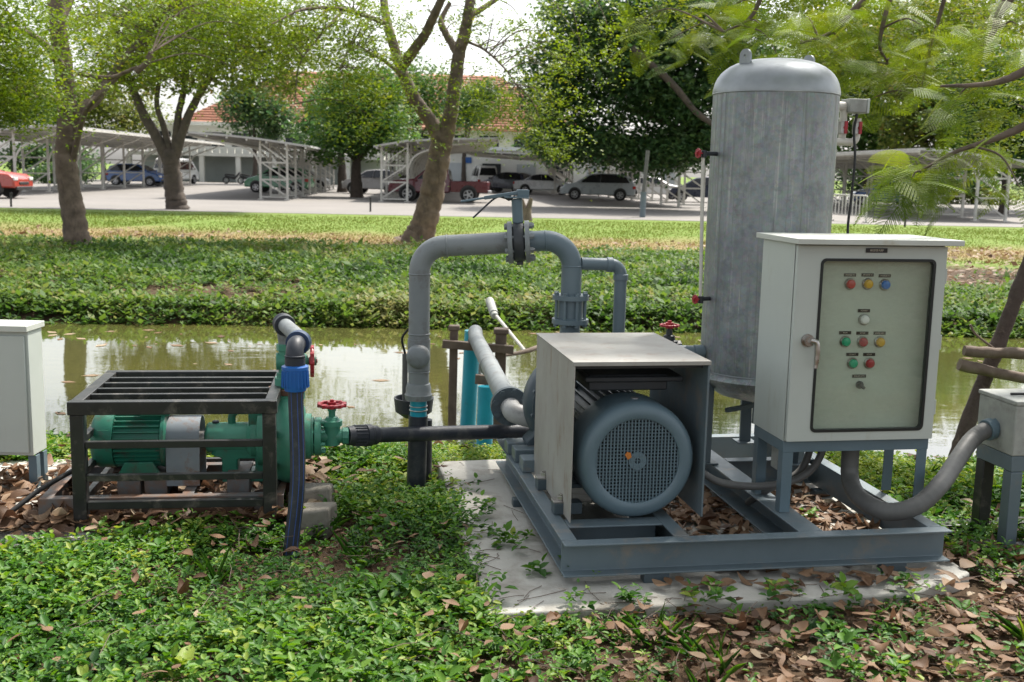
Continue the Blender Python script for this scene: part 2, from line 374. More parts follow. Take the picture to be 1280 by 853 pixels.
# numpy meshes ------------------------------------------------------
def np_mesh(name, Vv, F, tint, m, parent=None, smooth=False):
    """Vv (n,3), F (m,k) constant face size, tint per face"""
    me = bpy.data.meshes.new(name); k = F.shape[1]
    me.vertices.add(len(Vv)); me.vertices.foreach_set('co', Vv.astype(np.float32).ravel())
    me.loops.add(F.size); me.loops.foreach_set('vertex_index', F.astype(np.int32).ravel())
    me.polygons.add(len(F)); me.polygons.foreach_set('loop_start', np.arange(0, F.size, k, dtype=np.int32))
    me.update(calc_edges=True)
    a = me.attributes.new('tint', 'FLOAT', 'FACE'); a.data.foreach_set('value', np.clip(tint, 0, 1).astype(np.float32))
    me.materials.append(MATS[m])
    if smooth: me.polygons.foreach_set('use_smooth', [True]*len(F))
    o = bpy.data.objects.new(name, me); COL.objects.link(o)
    if parent: o.parent = parent
    return o
def unit(a): return a/np.maximum(np.linalg.norm(a, axis=-1, keepdims=True), 1e-9)
def leaves6(P, D, N, L, W, fold=.18, droop=.15):
    """folded ovate leaf: six points, two quads"""
    D = unit(D); S = unit(np.cross(N, D)); N = unit(np.cross(D, S)); L = L[:, None]; W = W[:, None]; n = len(P)
    v = np.stack([P, P+D*L*.3+S*W*.5+N*W*fold, P+D*L*.68+S*W*.4+N*(W*fold-L*droop*.4), P+D*L-N*L*droop,
                  P+D*L*.68-S*W*.4+N*(W*fold-L*droop*.4), P+D*L*.3-S*W*.5+N*W*fold], 1).reshape(-1, 3)
    b = (np.arange(n)*6)[:, None]
    F = np.concatenate([b+np.array([[0, 1, 2, 3]]), b+np.array([[0, 3, 4, 5]])], 1).reshape(-1, 4)
    return v, F
def leaves4(P, D, N, L, W, fold=.0):
    D = unit(D); S = unit(np.cross(N, D)); L = L[:, None]; W = W[:, None]; n = len(P)
    v = np.stack([P, P+D*L*.45+S*W*.5, P+D*L, P+D*L*.45-S*W*.5], 1).reshape(-1, 3)
    return v, (np.arange(n)*4)[:, None]+np.array([[0, 1, 2, 3]])
def curled(P, az, L, W, curl, tilt, nu=5, nv=3):
    """big dry leaves: 5x3 grid each, curled and tilted"""
    n = len(P); u = np.linspace(0, 1, nu); v = np.linspace(-1, 1, nv); U, Vv = np.meshgrid(u, v, indexing='ij')
    prof = np.sin(np.pi*np.clip(U, .04, .985)**.8)
    x = (U-.5)[None]*L[:, None, None]; y = (Vv*prof)[None]*.5*W[:, None, None]
    c1 = curl[:, 0][:, None, None]; c2 = curl[:, 1][:, None, None]
    z = c1*(Vv**2*prof)[None]*W[:, None, None]*.6+c2*((U-.5)**2)[None]*L[:, None, None]*1.1+ (rng.random((n, nu, nv))-.5)*.10*W[:, None, None]
    ty = tilt[:, 0][:, None, None]; tx = tilt[:, 1][:, None, None]
    x, z = x*np.cos(ty)+z*np.sin(ty), -x*np.sin(ty)+z*np.cos(ty)
    y, z = y*np.cos(tx)-z*np.sin(tx), y*np.sin(tx)+z*np.cos(tx)
    ca = np.cos(az)[:, None, None]; sa = np.sin(az)[:, None, None]
    Q = np.stack([x*ca-y*sa, x*sa+y*ca, z], -1)
    Q = Q-np.minimum(Q[..., 2].min((1, 2)), 0)[:, None, None, None]*np.array([0, 0, .8])
    Q = Q+P[:, None, None, :]
    idx = np.array([[i*nv+j, (i+1)*nv+j, (i+1)*nv+j+1, i*nv+j+1] for i in range(nu-1) for j in range(nv-1)])
    F = ((np.arange(n)*nu*nv)[:, None, None]+idx[None]).reshape(-1, 4)
    return Q.reshape(-1, 3), F, len(idx)
def frond_proto(pairs=14, leaflets=12, L=1.0, detailed=True):
    """a feathery twice-divided leaf, unit length along +x, in the xy plane, drooping; returns quads (n,4,3)"""
    Q = []
    for i in range(pairs):
        t = (i+1)/(pairs+.5); x = .12+.88*t; zc = -.22*x*x; pl = .30*math.sin(math.pi*min(1, .22+.78*t)**.9)**.6*(1.08-.45*t)+.02
        for sgn in (-1, 1):
            a = R(72-22*t)*sgn; d = V((math.cos(a), math.sin(a), -.12)); nrm = V((-math.sin(a), math.cos(a), 0))
            base = V((x, 0, zc))
            if detailed:
                for k in range(leaflets):
                    s_ = (k+.6)/leaflets; p = base+d*(pl*s_)-V((0, 0, .10*pl*s_*s_)); ll = .0235*(1-.5*abs(s_-.4))
                    for s2 in (-1, 1):
                        e = (nrm*s2+d*.35).normalized(); wv = d*(pl/leaflets*.52)
                        Q.append([p-wv*.6, p+e*ll*.5-wv+V((0, 0, .003)), p+e*ll, p+e*ll*.5+wv])
            else:
                wv = nrm*.034; p1 = base+d*pl-V((0, 0, .10*pl))
                Q.append([base, base+d*pl*.4+wv, p1, base+d*pl*.4-wv])
    wv = V((0, .006, 0))
    for i in range(4):
        x0, x1 = i/4, (i+1)/4
        Q.append([V((x0, 0, -.22*x0*x0))-wv, V((x1, 0, -.22*x1*x1))-wv, V((x1, 0, -.22*x1*x1))+wv, V((x0, 0, -.22*x0*x0))+wv])
    return np.array([[tuple(p) for p in q] for q in Q])
FR_HI = frond_proto(15, 11); FR_LO = frond_proto(12, 6)
def fronds(P, az, el, L, proto, roll=None):
    """copies of the frond at P, heading az, rising by el"""
    n = len(P); roll = np.zeros(n) if roll is None else roll
    X, Yy, Z = proto[..., 0][None], proto[..., 1][None], proto[..., 2][None]
    r = roll[:, None, None]; Yr = Yy*np.cos(r)-Z*np.sin(r); Zr = Yy*np.sin(r)+Z*np.cos(r)
    e = el[:, None, None]; Xe = X*np.cos(e)-Zr*np.sin(e); Ze = X*np.sin(e)+Zr*np.cos(e)
    a = az[:, None, None]; l = L[:, None, None]
    Q = np.stack([(Xe*np.cos(a)-Yr*np.sin(a))*l, (Xe*np.sin(a)+Yr*np.cos(a))*l, Ze*l], -1)+P[:, None, None, :]
    q = len(proto); return Q.reshape(-1, 3), np.arange(n*q*4).reshape(-1, 4), q
# ================================================================== SETTING
def gz(x, y):
    """height of the ground sheet"""
    pr = [(-5, .05), (3.3, .04), (3.9, .03), (4.7, .0), (5.7, .0), (6.3, -.10), (6.75, -.32), (7.3, -.75), (12.6, -.8), (13.75, -.46), (14.1, -.27), (15.5, -.16), (19, -.04), (22.5, .0), (500, 0)]
    yy = y-(0.055*x if y > 10 else 0)
    for (a, za), (b, zb) in zip(pr, pr[1:]):
        if yy <= b: return za+(zb-za)*max(0, (yy-a))/(b-a)
    return 0
mb = MB()
xs = [-900, -300, -120, -60, -40]+[x*.5 for x in range(-56, 57)]+[40, 60, 120, 300, 900]
ys = [-40, -8, 0]+[i*.25 for i in range(8, 96)]+[25, 27, 30, 34, 40, 55, 80, 120, 250, 900]
q = []
for y in ys:
    for x in xs:
        b_ = .0 if (abs(x) > 28 or y > 30 or y < 2) else .03*math.sin(x*1.9+y*.7)*math.sin(y*1.3-x*.4)
        q.append((x, y, gz(x, y)+b_*(1 if y > 13 else .35)-(0.006 if y > 36 else 0)))
nx = len(xs)
mb.add(q, [(j*nx+i, j*nx+i+1, (j+1)*nx+i+1, (j+1)*nx+i) for j in range(len(ys)-1) for i in range(nx-1)])
setting('ground', mb, 'ground_soil')
mb = MB(); mb.add([(-90, 8, -.4), (90, 8, -.4), (90, 20.5, -.4), (-90, 11, -.4)], [(0, 1, 2, 3)])
mb = MB(); mb.add([(-90, 6.2, -.4), (90, 6.2, -.4), (90, 19.2, -.4), (-90, 9.3, -.4)], [(0, 1, 2, 3)])
setting('water', mb, 'canal_water')
mb = MB(); mb.add([(-130, 29.0, .006), (-20, 36.4, .006), (17, 39.5, .006), (130, 46, .006), (130, 101, .006), (-130, 101, .006)], [(0, 1, 2, 3, 4, 5)])
setting('road', mb, 'road_concrete')

# ================================================================== CONCRETE SLABS
def slab(name, label, F, pts, z0, z1):
    mb = MB(); n = len(pts); P = []
    for i in range(n):
        a, b = pts[i], pts[(i+1) % n]
        for k in range(6):
            t = k/6; P.append((a[0]+(b[0]-a[0])*t+random.uniform(-.012, .012), a[1]+(b[1]-a[1])*t+random.uniform(-.012, .012)))
    mb.prism(P, (0, 0, z0), (1, 0, 0), (0, 1, 0), (0, 0, z1-z0))
    return single(name, mb, 'concrete', label, 'slab', F, (pts[0][0], pts[0][1], 0), bev=.008)
slab('concrete_slab', 'pale concrete slab under the grey pump skid and its tank', SK, [(-.31, -.20), (1.30, -.20), (1.64, -.02), (1.66, 1.85), (-.29, 1.80)], -.1, .08)
slab('concrete_slab', 'low leaf littered concrete slab under the black cage of the green pump', CG, [(-.95, -.22), (.15, -.20), (.9, .05), (.95, 1.2), (-.95, 1.2)], -.1, .05)

# ================================================================== STEEL SKID
def channel(mb, p0, p1, out, h=.125, f=.06, t=.007):
    p0, p1, out = V(p0), V(p1), V(out); up = V((0, 0, h))
    poly = [(0, 0), (f, 0), (f, t), (t, t), (t, h-t), (f, h-t), (f, h), (0, h)]
    return mb.prism(poly, p0, out, (0, 0, 1), p1-p0)
z0 = .117; ZT = z0+.125
sk = Thing('skid_frame', 'blue grey welded steel channel skid carrying the big motor, tank and control cabinet', 'base frame', SK, (0, 0, z0))
fb = MB(); channel(fb, (0.0, .06, z0), (1.56, .06, z0), (0, -1, 0)); sk.part('front_beam', fb, 'skid_paint', bev=.002)
lb = MB(); channel(lb, (.06, .063, z0), (.06, 1.62, z0), (-1, 0, 0)); sk.part('side_beam', lb, 'skid_paint', bev=.002)
lb = MB(); channel(lb, (1.49, .063, z0), (1.49, 1.62, z0), (1, 0, 0)); sk.part('side_beam', lb, 'skid_paint', bev=.002)
lb = MB(); channel(lb, (.063, 1.56, z0), (1.487, 1.56, z0), (0, 1, 0)); sk.part('rear_beam', lb, 'skid_paint', bev=.002)
for x0, ox in ((1.045, -1), (.50, -1)):
    lb = MB(); channel(lb, (x0, .063, z0), (x0, 1.557, z0), (ox, 0, 0), f=.10 if x0 > 1 else .06); sk.part('long_beam', lb, 'skid_paint', bev=.002)
lb = MB(); channel(lb, (1.048, 1.15, z0+.001), (1.487, 1.15, z0+.001), (0, -1, 0), h=.123); sk.part('cross_beam', lb, 'skid_paint', bev=.002)
lb = MB(); channel(lb, (.063, .30, z0+.001), (.44, .30, z0+.001), (0, -1, 0), h=.123, f=.09); sk.part('cross_beam', lb, 'skid_paint', bev=.002)
for x, y in ((.36, .03), (1.33, .03), (.03, 1.0), (1.5, 1.0), (.4, 1.6), (1.3, 1.6)):
    fbk = MB(); fbk.box((x, y, .098), (.10, .05, .036)); sk.part('foot_pad', fbk, 'pump_paint', bev=.003)
for y in (.36, .70):
    bk = MB(); bk.span((.035, y-.005, ZT+.001), (.15, y+.06, ZT+.048)); o = sk.part('mounting_block', bk, 'pump_paint', bev=.003)
    nb = MB(); nb.span((.032, y-.004, ZT+.048), (.105, y+.058, ZT+.055)); nb.cyl((.068, y+.027, ZT+.055), (.068, y+.027, ZT+.072), .018, n=6); nb.cyl((.068, y+.027, ZT+.072), (.068, y+.027, ZT+.08), .010); sk.part('bolt', nb, 'steel_bright', o, bev=.001)
for y, x0, h in ((.97, .01, .062), (1.15, .005, .062), (1.30, -.005, .058)):
    bk = MB(); bk.span((x0+.01, y, ZT+.001), (.47, y+.10, ZT+h)); sk.part('mounting_block', bk, 'skid_paint', bev=.004)

# ================================================================== BIG MOTOR
MX, MZ = .345, .483
mo = Thing('electric_motor', 'large blue grey electric motor with round square-mesh fan cover under the steel hood', 'motor', SK, (MX, .6, ZT))
c = (MX, 0, MZ)
fc = MB(); fc.rev([(.170, .262), (.176, .256), (.209, .258), (.224, .268), (.234, .286), (.237, .31), (.236, .47), (.228, .47), (.228, .30), (.20, .285), (.170, .285), (.170, .262)], c, (0, 1, 0), 64, caps=False)
fco = mo.part('fan_cover', fc, 'motor_paint', ang=50)
gr = MB(); gw = .0054; sp_ = .0138
k = -11
for k in range(-12, 13):
    o_ = k*sp_
    hh = math.sqrt(max(0, .171**2-o_**2))
    if hh > .01:
        gr.box((MX+o_, .268, MZ), (gw, .004, 2*hh)); gr.box((MX, .2715, MZ+o_), (2*hh, .003, gw))
mo.part('grille', gr, 'motor_paint', fco)
hb = MB(); hb.rev([(.012, .264), (.036, .264), (.036, .275), (.012, .275), (.012, .264)], c, (0, 1, 0), 28, caps=False)
for i in range(6):
    a = i*math.pi/3; hb.rev([(.0, .262), (.006, .262), (.006, .265)], (MX+.024*math.cos(a), 0, MZ+.024*math.sin(a)), (0, 1, 0), 10)
mo.part('grille_hub', hb, 'motor_paint', fco)
fn = MB(); fn.cyl((MX, .31, MZ), (MX, .38, MZ), .05)
fn.cyl((MX, .462, MZ), (MX, .468, MZ), .232, n=40)
for i in range(9):
    a = i*2*math.pi/9; d = V((math.cos(a), 0, math.sin(a))); fn.bar(V((MX, .345, MZ))+d*.05, V((MX, .345, MZ))+d*.19, .06, .006, up=d.cross(V((0, 1, .3))))
mo.part('fan', fn, 'valve_black')
bd = MB(); bd.cyl((MX, .40, MZ), (MX, .96, MZ), .185, n=48)
for i in range(40):
    a = i*2*math.pi/40; d = V((math.cos(a), 0, math.sin(a))); bd.bar(V((MX, .48, MZ))+d*.18+V((0, 0, 0)), V((MX, .94, MZ))+d*.18, .006, .07, up=d)
bd.rev([(.20, .94), (.225, .95), (.225, .985), (.12, 1.02), (.06, 1.03), (.06, 1.09)], c, (0, 1, 0), 40)
mo.part('motor_body', bd, 'pump_paint')
for sx_ in (-1, 1):
    ft = MB(); ft.span((MX+sx_*.17-.05, .50, ZT+.065), (MX+sx_*.17+.05, .95, ZT+.085)); ft.bar((MX+sx_*.16, .72, ZT+.08), (MX+sx_*.13, .72, MZ-.1), .40, .05, up=(1, 0, 0)); mo.part('motor_foot', ft, 'motor_paint', bev=.004)
tb = MB(); tb.span((MX-.17, .42, .735), (MX+.16, .70, .80)); tb.span((MX-.19, .40, .772), (MX+.22, .72, .795)); mo.part('terminal_box', tb, 'valve_black', bev=.006)
tg = MB(); tg.rev([(.0, .0), (.016, .0), (.016, .004), (0, .004)], (MX+.0, .34, MZ+.2365), (0, 0, 1), 20); mo.part('lifting_plug', tg, 'alloy')
lf = MB(); lf.prism([(0, -.014), (.014, -.004), (.010, .014), (-.004, .018), (-.013, .006)], (MX-.042, .2605, MZ+.022), (1, 0, 0), (0, 0, 1), (0, -.004, 0))
single('dried_leaf', lf, 'lens_orange', 'small orange brown dried leaf caught in the motor grille', 'leaf', SK, (MX-.042, .26, MZ+.022))

# ================================================================== HOOD
HX0, HX1, HY0, HY1, HZ = .072, .612, .24, .985, .882
ho = Thing('motor_hood', 'weathered open fronted sheet steel hood over the big motor', 'hood', SK, (HX0, HY0, ZT))
t = .004
hp = MB(); hp.span((HX0-.006, HY0-.006, HZ), (HX1+.006, HY1, HZ+t)); hp.span((HX0-.006, HY0-.006, HZ-.012), (HX1+.006, HY0-.002, HZ)); ho.part('top_panel', hp, 'hood_steel', bev=.001)
hp = MB(); hp.span((HX0, HY0, ZT+.004), (HX0+t, HY1, HZ-.002)); ho.part('side_panel', hp, 'hood_steel', bev=.001)
hp = MB(); hp.span((HX1-t, HY0, ZT+.012), (HX1, HY1, HZ-.002)); hp.span((HX1-.002, HY0, ZT+.012), (HX1+.004, HY0+.02, HZ-.004)); ho.part('side_panel', hp, 'skid_paint', bev=.001)
for y in (.30, .92):
    st_ = MB(); st_.span((HX0+.005, y, HZ-.034), (HX1-.005, y+.03, HZ-.004)); ho.part('stiffener', st_, 'valve_black')

# ================================================================== BIG PUMP
pu = Thing('centrifugal_pump', 'dark blue cast centrifugal pump half hidden behind the hood', 'pump', SK, (.32, 1.3, ZT+.06))
vb = MB(); vb.rev([(.05, 1.14), (.12, 1.17), (.17, 1.185), (.205, 1.20), (.235, 1.225), (.25, 1.265), (.252, 1.30), (.245, 1.34), (.22, 1.37), (.13, 1.385), (.085, 1.40), (.085, 1.46), (.11, 1.46), (.11, 1.485), (0, 1.485)], (.325, 0, .50), (0, 1, 0), 48); pu.part('volute', vb, 'pump_paint', ang=60)
bt = MB(); bt.rev([(.205, 0), (.222, .0), (.222, .014), (.205, .014)], (.325, 1.196, .50), (0, 1, 0), 40)
for i in range(12):
    a = i*math.pi/6+.2; bt.cyl((.325+.222*math.cos(a), 1.19, .5+.222*math.sin(a)), (.325+.222*math.cos(a), 1.235, .5+.222*math.sin(a)), .011, n=6)
pu.part('cover_flange', bt, 'pump_paint')
ft = MB(); ft.prism([(-.24, 0), (.24, 0), (.24, .02), (.15, .05), (.12, .16), (-.12, .16), (-.19, .12), (-.21, .05), (-.24, .02)], (.325, 1.23, ZT+.06), (1, 0, 0), (0, 0, 1), (0, .12, 0)); pu.part('pump_foot', ft, 'pump_paint', bev=.006)
bh = MB(); bh.cyl((.325, 1.05, .50), (.325, 1.19, .50), .075); pu.part('bearing_housing', bh, 'pump_paint')
nk = MB(); nk.cyl((.295, 1.30, .70), (.295, 1.30, .80), .058); nk.cyl((.295, 1.3, .80), (.295, 1.3, .825), .098, n=32); pu.part('discharge_neck', nk, 'pump_paint')

# ================================================================== DISCHARGE PIPE
PR = .049
RY = 1.30; LY_ = 1.44
zA = 1.287; zB = SK.Y(545, 309.5, LY_).z; xB = SK.Y(524, 400, LY_).x
pA = V((.295, RY, zA)); pB = V((xB, LY_, zB)); dAB = (pB-pA).normalized()
dp = Thing('discharge_pipe', 'grey painted arched pipe crossing from the big pump to a capped tee at left', 'pipe', SK, (.295, RY, .83))
xj0, xj1 = .888, 1.00
low = MB(); low.cyl((.295, RY, .826), (.295, RY, .905), PR, n=32); dp.part('lower_pipe', low, 'pipe_blue')
ej = MB(); ej.rev([(.048, .885), (.088, .885), (.088, .907), (.060, .912), (.060, .995), (.088, 1.0), (.088, 1.022), (.048, 1.022)], (.295, RY, 0), (0, 0, 1), 36)
for i in range(8):
    a = i*math.pi/4+.2; x, y = .295+.074*math.cos(a), RY+.074*math.sin(a)
    ej.cyl((x, y, .875), (x, y, 1.032), .007, n=8); ej.cyl((x, y, .872), (x, y, .885), .012, n=6); ej.cyl((x, y, 1.022), (x, y, 1.035), .012, n=6)
dp.part('expansion_joint', ej, 'pipe_blue')
vc = SK.Y(649, 311, RY+.04); sV = (vc.x-pA.x)/dAB.x; cV = pA+dAB*sV
up_ = bend([(.295, RY, 1.018), pA, cV-dAB*.028], .125, 14)
ub = MB(); ub.tube(up_, PR, 28); dp.part('elbow_pipe', ub, 'pipe_blue', ang=30)
for c_, d_ in (((.295, RY, 1.16), (0, 0, 1)), (pA+dAB*.128, dAB)):
    wl = MB(); wl.torus(c_, d_, PR-.001, .0035); dp.part('weld_seam', wl, 'pipe_blue')
fl = MB()
for s_, e_ in ((-.052, -.030), (.030, .052)):
    fl.cyl(cV+dAB*s_, cV+dAB*e_, .10, n=40)
    aa, uu, ww = basis(dAB)
for i in range(8):
    a = i*math.pi/4+.35; d = uu*math.cos(a)+ww*math.sin(a); q0 = cV+d*.083
    fl.cyl(q0-dAB*.075, q0+dAB*.065, .008, n=8); fl.cyl(q0-dAB*.068, q0-dAB*.052, .014, n=6); fl.cyl(q0+dAB*.052, q0+dAB*.066, .014, n=6)
dp.part('flange', fl, 'pipe_paint')
tee = V((xB, LY_, SK.Y(521, 443, LY_).z))
down = bend([cV+dAB*.028, pB, (xB, LY_, tee.z-.16)], .125, 14)
ub = MB(); ub.tube(down, PR+.002, 28); dp.part('elbow_pipe', ub, 'pipe_paint', ang=30)
for c_, d_ in ((pB-dAB*.13, dAB), ((xB, LY_, zB-.128), V((0, 0, 1))), ((xB, LY_, tee.z+.10), V((0, 0, 1))), ((xB, LY_, tee.z-.085), V((0, 0, 1)))):
    wl = MB(); wl.torus(c_, d_, PR+.002, .004); dp.part('weld_seam', wl, 'pipe_paint')
tb = MB(); toward = V((math.sin(SK.a)*-1+.05, -1, 0)).normalized()
tb.tube(spline([tee+V((0, 0, .075)), tee, tee-V((0, 0, .075))], 4), PR+.006, 28); tb.rev([(PR+.003, 0), (PR+.003, .05), (PR+.008, .052), (PR+.008, .085), (PR-.002, .10), (.03, .108), (0, .111)], tee, toward, 32); dp.part('capped_tee', tb, 'pipe_paint', ang=45)
zc_ = SK.Y(520, 488, LY_).z
cp = MB(); cp.rev([(.05, -.045), (.064, -.045), (.068, -.02), (.062, -.012), (.062, .012), (.056, .034), (.05, .036)], (xB, LY_, zc_), (0, 0, 1), 32); dp.part('pipe_coupling', cp, 'pipe_paint')
zq = SK.Y(520, 520, LY_).z
tq = MB(); tq.cyl((xB, LY_, zq), (xB, LY_, zc_-.04), .041); dp.part('turquoise_sleeve', tq, 'turquoise')
gp = MB(); gp.tube([(xB-.01, LY_, -.1), (xB, LY_, zq+.002)], .047, 24); dp.part('ground_pipe', gp, 'hdpe')
cl = MB(); cl.torus((xB, LY_, zq+.03), (0, 0, 1), .042, .004); cl.torus((xB, LY_, zq+.05), (0, 0, 1), .042, .003); dp.part('wire_tie', cl, 'steel_bright')

# second pipe behind the riser
p2x = xB+.045; p2y = LY_+.13
bp = Thing('standpipe', 'black standpipe with open collar and thin conduit close behind the turquoise sleeved riser', 'pipe', SK, (p2x, p2y, 0))
g = MB(); g.tube([(p2x, p2y, -.1), (p2x, p2y, .36)], .037, 20); bp.part('ground_pipe', g, 'hdpe')
cx_ = (xB-.01, p2y-.03); zcl = SK.Y(520, 520, p2y).z
g = MB(); g.rev([(.05, .0), (.092, .03), (.10, .10), (.092, .10), (.084, .03), (.05, .01)], (cx_[0], cx_[1]+.05, zcl-.01), (0, 0, 1), 28); bp.part('collar', g, 'hdpe')
a_ = SK.Y(504, 410, p2y); b_ = SK.Y(506, 500, p2y)
g = MB(); g.tube([(b_.x, p2y, zcl), (b_.x, p2y, a_.z-.13)], .014, 12); bp.part('conduit', g, 'conduit_grey')
g = MB(); g.tube(spline([(b_.x, p2y, a_.z-.13), (a_.x-.006, p2y-.02, a_.z-.05), (a_.x+.03, p2y-.05, a_.z+.01)], 6), .006, 8); bp.part('cable', g, 'black_rubber')

# ================================================================== BUTTERFLY VALVE (clamped between the flanges)
bv = Thing('butterfly_valve', 'butterfly valve with long grey lever clamped in the arched pipe', 'valve', SK, cV)
upv = (V((0, 0, 1))-dAB*dAB.z).normalized(); sdv = dAB.cross(upv)
g = MB(); g.rev([(.05, -.0265), (.088, -.0265), (.094, -.018), (.094, .018), (.088, .0265), (.05, .0265)], cV, dAB, 40); g.bar(cV-upv*.085, cV-upv*.108, .035, .03, up=dAB); bv.part('valve_body', g, 'valve_black')
g = MB(); g.bar(cV+upv*.08, cV+upv*.205, .040, .034, up=dAB); g.cyl(cV+upv*.09, cV+upv*.205, .026, n=20); bv.part('neck', g, 'motor_paint', bev=.004)
tp = cV+upv*.207
g = MB(); g.box(tp+upv*.004, (.115, .075, .008), rz=math.atan2(dAB.y, dAB.x)); bv.part('notch_plate', g, 'motor_paint', bev=.002)
ld = (dAB*.97-V((0, .0, 0))+sdv*.10*0).normalized()
lv0 = tp+upv*.028-ld*.03; lv1 = SK.Y(575, 252, LY_-.04)
lv1 = tp+(V((lv1.x, cV.y+.03, lv1.z))-tp)
g = MB(); g.bar(lv0, lv0+(lv1-lv0)*.62, .030, .017); g.bar(lv0+(lv1-lv0)*.60, lv1, .022, .010); g.box(lv0+V((0, 0, -.006)), (.055, .045, .034)); bv.part('lever', g, 'motor_paint', bev=.003)
m1 = lv0+(lv1-lv0)*.45-V((0, 0, .010)); m2 = lv0+(lv1-lv0)*.80-V((0, .01, .085))
g = MB(); g.tube(spline([lv0+(lv1-lv0)*.12-V((0, 0, .014)), lv0+(lv1-lv0)*.22-V((0, 0, .026)), lv0+(lv1-lv0)*.3-V((0, 0, .014)), m1, m2], 6), .0045, 8); g.cyl(lv0+(lv1-lv0)*.18-V((0, 0, .020)), lv0+(lv1-lv0)*.24-V((0, 0, .020)), .012, n=10); bv.part('latch_trigger', g, 'valve_black')

# ================================================================== BYPASS PIPE TO THE TANK
TX, TY, TR = 1.230, 1.20, .291
by = Thing('bypass_pipe', 'slim blue grey pipe stepping down from the big riser to the tank', 'pipe', SK, (.36, RY, 1.15))
b1 = SK.Y(777, 330, RY); zb1 = SK.Y(750, 331, RY).z
pts = bend([(.34, RY, zb1+.004), (b1.x-.002, RY, zb1), (b1.x-.002, RY, .757), (TX-TR+.01, TY, .757)], .055, 8)
g = MB(); g.tube(pts, .030, 20); by.part('pipe', g, 'pipe_blue', ang=30)
for a_, b_ in (((b1.x-.075, RY, zb1), (b1.x-.045, RY, zb1)), ((b1.x-.002, RY, zb1-.075), (b1.x-.002, RY, zb1-.045)), ((TX-TR-.05, TY, .757), (TX-TR-.004, TY, .757))):
    g = MB(); g.cyl(a_, b_, .036); by.part('pipe_socket', g, 'pipe_blue', bev=.003)
def handwheel(c, axis, Rw, r=.0085, spokes=5, hub=.02):
    g = MB(); g.torus(c, axis, Rw, r, 36, 8); a, u, w = basis(axis); c = V(c)
    g.cyl(c-a*.014, c+a*.014, hub, n=14); g.cyl(c+a*.014, c+a*.024, hub*.5, n=6)
    for i in range(spokes):
        t_ = 2*math.pi*i/spokes+.3; d = u*math.cos(t_)+w*math.sin(t_); g.bar(c+d*hub*.8-a*.004, c+d*Rw, .012, .007, up=a)
    for i in range(spokes*2):
        t_ = 2*math.pi*i/(spokes*2); d = u*math.cos(t_)+w*math.sin(t_); g.cyl(c+d*Rw-a*r*.9, c+d*Rw+a*r*.9, r*1.35, n=8)
    return g
gvp = SK.Y(837, 407, RY)
gv = Thing('gate_valve', 'black gate valve with red handwheel between the hood and the tank', 'valve', SK, (gvp.x, RY, .757))
zw = gvp.z
g = MB(); g.cyl((gvp.x-.06, RY, .757), (gvp.x+.06, RY, .757), .042, n=8); g.cyl((gvp.x, RY, .757), (gvp.x, RY, zw-.085), .036, n=20); gv.part('valve_body', g, 'valve_black', bev=.003)
g = MB(); g.rev([(.0, zw-.095), (.044, zw-.095), (.044, zw-.075), (.030, zw-.070), (.028, zw-.05), (.016, zw-.045), (.014, zw-.02), (.008, zw-.02), (.008, zw+.01)], (gvp.x, RY, 0), (0, 0, 1), 20); gv.part('bonnet', g, 'valve_black')
gv.part('handwheel', handwheel((gvp.x, RY, zw), (0, 0, 1), .042, .006), 'red_paint')

# ================================================================== SUCTION PIPE over the canal
s0 = SK.w((.045, 1.50, .44)); e0 = WD.Y(596, 428, 8.0)
fdir = (e0-s0).normalized()
su = Thing('suction_pipe', 'light grey suction pipe running from the big pump to the wooden trestle', 'pipe', WD, s0)
e1 = e0+V((-.03, .35, .035)); 
g = MB(); g.tube(bend([s0, e0+(e1-e0)*.3, e1+V((0, .06, .01)), e1+V((0, .12, -.4))], .13, 8), .056, 24); su.part('pipe', g, 'pipe_paint', ang=30)
mid = s0+(e0-s0)*.52
for c_, r_ in ((mid, .008), (e0+fdir*.10, .006)):
    g = MB(); g.torus(c_, fdir, .056, r_); su.part('joint_ring', g, 'pipe_paint')
g = MB(); g.cyl(s0-fdir*.006, s0+fdir*.018, .096, n=40); g.cyl(s0-fdir*.034, s0-fdir*.010, .096, n=40)
a_, u_, w_ = basis(fdir)
for i in range(8):
    t_ = i*math.pi/4+.25; q0 = s0+(u_*math.cos(t_)+w_*math.sin(t_))*.076; g.cyl(q0-fdir*.045, q0+fdir*.03, .010, n=6); g.cyl(q0-fdir*.05, q0-fdir*.034, .016, n=6)
su.part('flange', g, 'pump_paint')
g = MB(); g.tube(spline([s0-fdir*.03, s0-fdir*.10+V((.02, 0, -.02)), SK.w((.17, 1.385, .40)), SK.w((.25, 1.42, .42))], 6), .05, 20); su.part('inlet_elbow', g, 'pipe_light')
t1 = WD.Z(585, 508, -.4); t1 = WD.Y(587, 475, 8.35)
g = MB(); g.tube([(t1.x+.015, 8.40, .36), (t1.x-.02, 8.42, -.7)], .062, 20); su.part('drop_pipe', g, 'turquoise')
t2 = WD.Y(607, 515, 7.75)
g = MB(); g.tube([(t2.x, 7.75, WD.Y(607, 483, 7.75).z), (t2.x-.01, 7.72, -.75)], .060, 20)
single('casing_pipe', g, 'turquoise', 'upright turquoise plastic pipe standing alone in the canal, nearer than the trestle', 'pipe', WD, (t2.x, 7.75, -.4))

